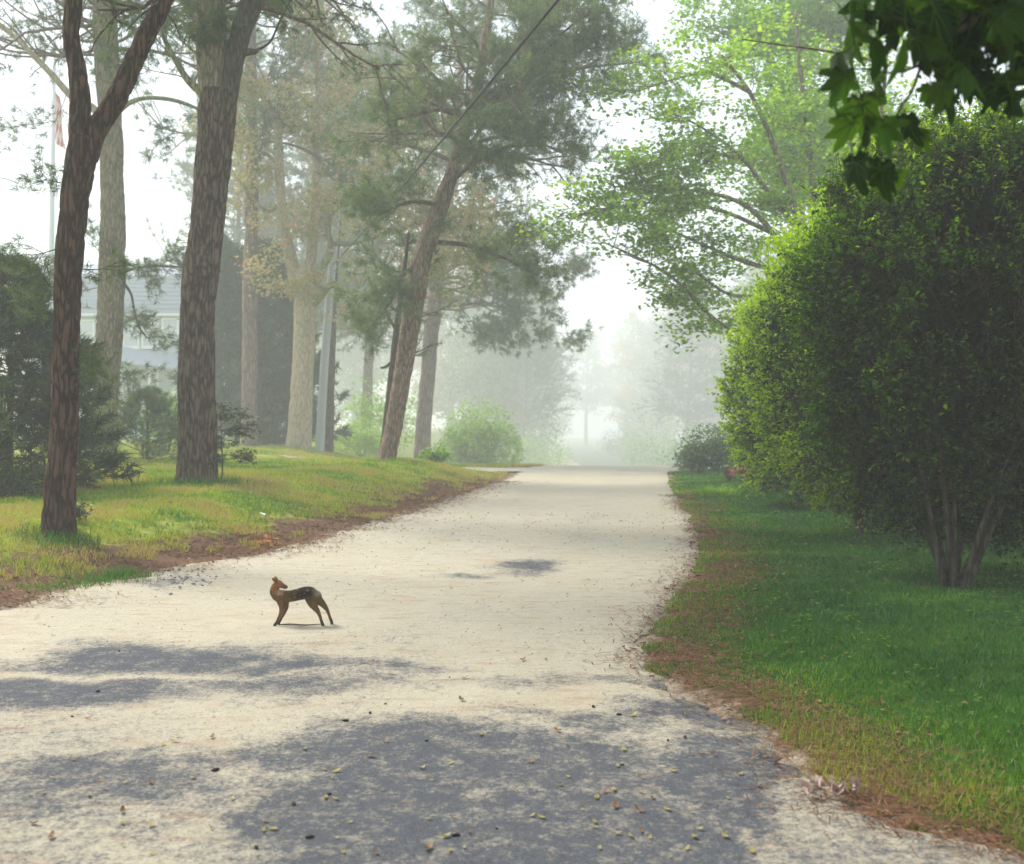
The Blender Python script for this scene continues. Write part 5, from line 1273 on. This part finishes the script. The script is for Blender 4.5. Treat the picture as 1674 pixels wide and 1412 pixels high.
ftube([(513, 974, 8.5, .018), (519, 982, 7.2, .026), (526, 989, 5.0, .03), (532.5, 997, 3.3, .03), (535.5, 1004, 2.6, .03), (538.5, 1012, 2.3, .03), (541.5, 1020, 2.5, .03)])
ftube([(515, 969, 3.2), (520, 970.5, 3.2), (523, 974, 2.6), (524, 978, 1.4)], 10, 10)             # tail
tmp = bpy.data.objects.new('tmp', fa.mesh('tmp', None)); COL.objects.link(tmp)
md = tmp.modifiers.new('r', 'REMESH'); md.mode = 'VOXEL'; md.voxel_size = 0.0032
md2 = tmp.modifiers.new('s', 'SMOOTH'); md2.factor = 0.5; md2.iterations = 5
dg = bpy.context.evaluated_depsgraph_get()
body_me = bpy.data.meshes.new_from_object(tmp.evaluated_get(dg)); bpy.data.objects.remove(tmp)
body_me.name = 'body'
n = len(body_me.vertices); co = np.zeros(n * 3, np.float32); body_me.vertices.foreach_get('co', co); co = co.reshape(-1, 3)
px, py = co[:, 0] / k_ + 490, 1023 - co[:, 2] / k_
jit = fbm(co * 60, 3) - .5; px = px + jit * 5; py = py + (fbm(co * 55 + 40, 3) - .5) * 4
col = np.tile(np.array([0.17, 0.092, 0.028]), (n, 1))
def tint(mask, c):
    global col
    col = col * (1 - mask[:, None]) + np.array(c) * mask[:, None]
back = smooth(456, 494, px) * (1 - smooth(502, 523, px)) * (1 - smooth(968, 992, py)); tint(np.clip(back * 1.25, 0, .95), (0.020, 0.013, 0.008))
tint(smooth(466, 456, px) * smooth(976, 964, py) * 0.85, (0.32, 0.14, 0.045))                     # ginger neck and face
tint(smooth(447, 443, px) * smooth(962, 970, py) * .9, (0.06, 0.045, 0.02))
nape = np.exp(-(((px - 459) / 5) ** 2 + ((py - 968) / 4) ** 2)); tint(np.clip(nape * 1.0, 0, .6), (0.60, 0.44, 0.26))
tint(smooth(510, 522, px) * smooth(980, 966, py) * .7, (0.42, 0.42, 0.34))                      # pale rump and tail
tint(smooth(983, 988, py) * smooth(468, 476, px) * smooth(508, 500, px) * .6, (0.30, 0.24, 0.12))
tint(smooth(1004, 1018, py) * .75, (0.030, 0.022, 0.014))
tint(np.exp(-(((px - 451) / 4) ** 2 + ((py - 949) / 4) ** 2)) * .7, (0.12, 0.075, 0.03))
r = rng_of(95)
for k in range(34):
    sx, sz, sy = r.uniform(472, 508), r.uniform(963, 980), r.choice([-1, 1])
    tint(np.clip(1.4 * np.exp(-(((px - sx) / 1.3) ** 2 + ((py - sz) / 1.1) ** 2)), 0, 1) * (np.sign(co[:, 1]) == sy) * .28, (0.34, 0.27, 0.18))
ca = body_me.attributes.new('fur', 'FLOAT_COLOR', 'POINT'); ca.data.foreach_set('color', np.column_stack([col, np.ones(n)]).astype(np.float32).ravel())
body_me.polygons.foreach_set('use_smooth', np.ones(len(body_me.polygons), bool))
m, nt, out = new_mat('fawn_fur')
ac = nt.nodes.new('ShaderNodeAttribute'); ac.attribute_name = 'fur'
fz_ = noise(nt, mapping(nt, (1, 1, 1)), 260, 3, 0.7)
bsdf(nt, out, mixc(nt, 0.5, ac.outputs['Color'], mixc(nt, fz_, (0.55, 0.55, 0.55), (1.45, 1.45, 1.45)), 'MULTIPLY'), 0.9, fz_, 0.5, 0.004, 0.15)
body_me.materials.clear(); body_me.materials.append(m)
fawn = thing('fawn', 'small brown fawn with a pale rump standing on the sandy road, looking back', 'deer', (FX, FY, FZ))
o = bpy.data.objects.new('body', body_me); COL.objects.link(o); o.parent = fawn
nv_ = np.zeros(n * 3, np.float32); body_me.vertices.foreach_get('normal', nv_); nv_ = nv_.reshape(-1, 3)
r = rng_of(99); pick = r.choice(n, min(n, 14000), False); c0, nn = co[pick], nv_[pick]
flow = np.where((c0[:, 2] < 0.17)[:, None], np.array([[0.0, 0, -1.0]]), np.array([[0.8, 0, -0.35]])) + r.normal(size=c0.shape) * .25
hd = unit(unit(flow - (flow * nn).sum(1, keepdims=True) * nn) + nn * r.uniform(.15, .5, len(c0))[:, None]); hl = np.where(c0[:, 2] < 0.12, .006, .013) * r.uniform(.6, 1.3, len(c0)); sd_ = unit(np.cross(hd, nn)) * .0011
fa2 = Acc(); fa2.add(np.stack([c0 - sd_, c0 + sd_, c0 + hd * hl[:, None]], 1).reshape(-1, 3), None, np.arange(len(c0) * 3).reshape(-1, 3))
hme = fa2.mesh('hair', m); hca = hme.attributes.new('fur', 'FLOAT_COLOR', 'POINT'); hcol = np.repeat(np.clip(col[pick] * r.uniform(.65, 1.5, (len(c0), 1)), 0, 1), 3, 0); hca.data.foreach_set('color', np.column_stack([hcol, np.ones(len(hcol))]).astype(np.float32).ravel())
ho_ = bpy.data.objects.new('hair', hme); COL.objects.link(ho_); ho_.parent = fawn; ho_['kind'] = 'stuff'
for (hx_, hy_, yy) in [(451, 1021.5, -.03), (454.2, 1021, .03), (529.2, 1022, -.03), (541.8, 1020.5, .03)]:
    a = Acc(); c = fp_(hx_ - .3, 1023, yy); tube(a, np.array([c + [0, 0, .000], c + [0, 0, .008], c + [.001, 0, .018]]), np.array([.0135, .0125, .010]), 10)
    ho = bpy.data.objects.new('hoof', a.mesh('hoof', M['hoof'])); COL.objects.link(ho); ho.parent = fawn
for sgn in (-1, 1):
    a = Acc(); u, w = np.meshgrid(np.linspace(0, 2 * math.pi, 11)[:-1], np.linspace(.01, math.pi - .01, 7)); c = fp_(459, 953.8, -.008 + sgn * .0185)
    V = np.stack([np.cos(u) * np.sin(w), np.sin(u) * np.sin(w), np.cos(w)], -1) * .0055 + c; ii = np.arange(70).reshape(7, 10); a.add(V, np.stack([ii[:-1], ii[1:], np.roll(ii[1:], -1, 1), np.roll(ii[:-1], -1, 1)], -1).reshape(-1, 4))
    eo = bpy.data.objects.new('eye', a.mesh('eye', M['eye'])); COL.objects.link(eo); eo.parent = fawn
a = Acc(); c = fp_(471, 959.6, -.034); tube(a, np.array([c + [-.005, 0, 0], c, c + [.004, -.001, -.001]]), np.array([.008, .0085, .004]), 8)
no = bpy.data.objects.new('nose', a.mesh('nose', M['hoof'])); COL.objects.link(no); no.parent = fawn
# thin dark line between its feet, modelled as a bark tube
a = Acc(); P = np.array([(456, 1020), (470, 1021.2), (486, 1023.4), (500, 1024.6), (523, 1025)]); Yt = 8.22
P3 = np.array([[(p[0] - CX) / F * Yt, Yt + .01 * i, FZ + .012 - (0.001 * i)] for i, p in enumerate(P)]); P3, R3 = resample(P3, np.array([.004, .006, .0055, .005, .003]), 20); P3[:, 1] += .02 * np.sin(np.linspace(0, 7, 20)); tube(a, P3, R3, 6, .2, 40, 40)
tag(a.build('twig_shape', M['bark_dark']), 'thin dark line lying on the sand between the feet of the fawn', 'twig_shape')

# ------------------------------------------------------------------ haze
a = Acc(); box(a, (-330, -50, -9.5), (330, 650, 44))
hzo = a.build('haze', None, smooth_shade=False)
m = bpy.data.materials.new('haze'); m.use_nodes = True; nt = m.node_tree; nt.nodes.clear()
out = nt.nodes.new('ShaderNodeOutputMaterial'); pv = nt.nodes.new('ShaderNodeVolumePrincipled')
pv.inputs['Color'].default_value = (0.985, 0.998, 1.0, 1); pv.inputs['Density'].default_value = HAZE_DENSITY; pv.inputs['Anisotropy'].default_value = 0.0
nt.links.new(pv.outputs[0], out.inputs['Volume'])
hzo.data.materials.append(m)
hzo['kind'] = 'stuff'; hzo['label'] = 'pale morning mist filling the lane between the trees'
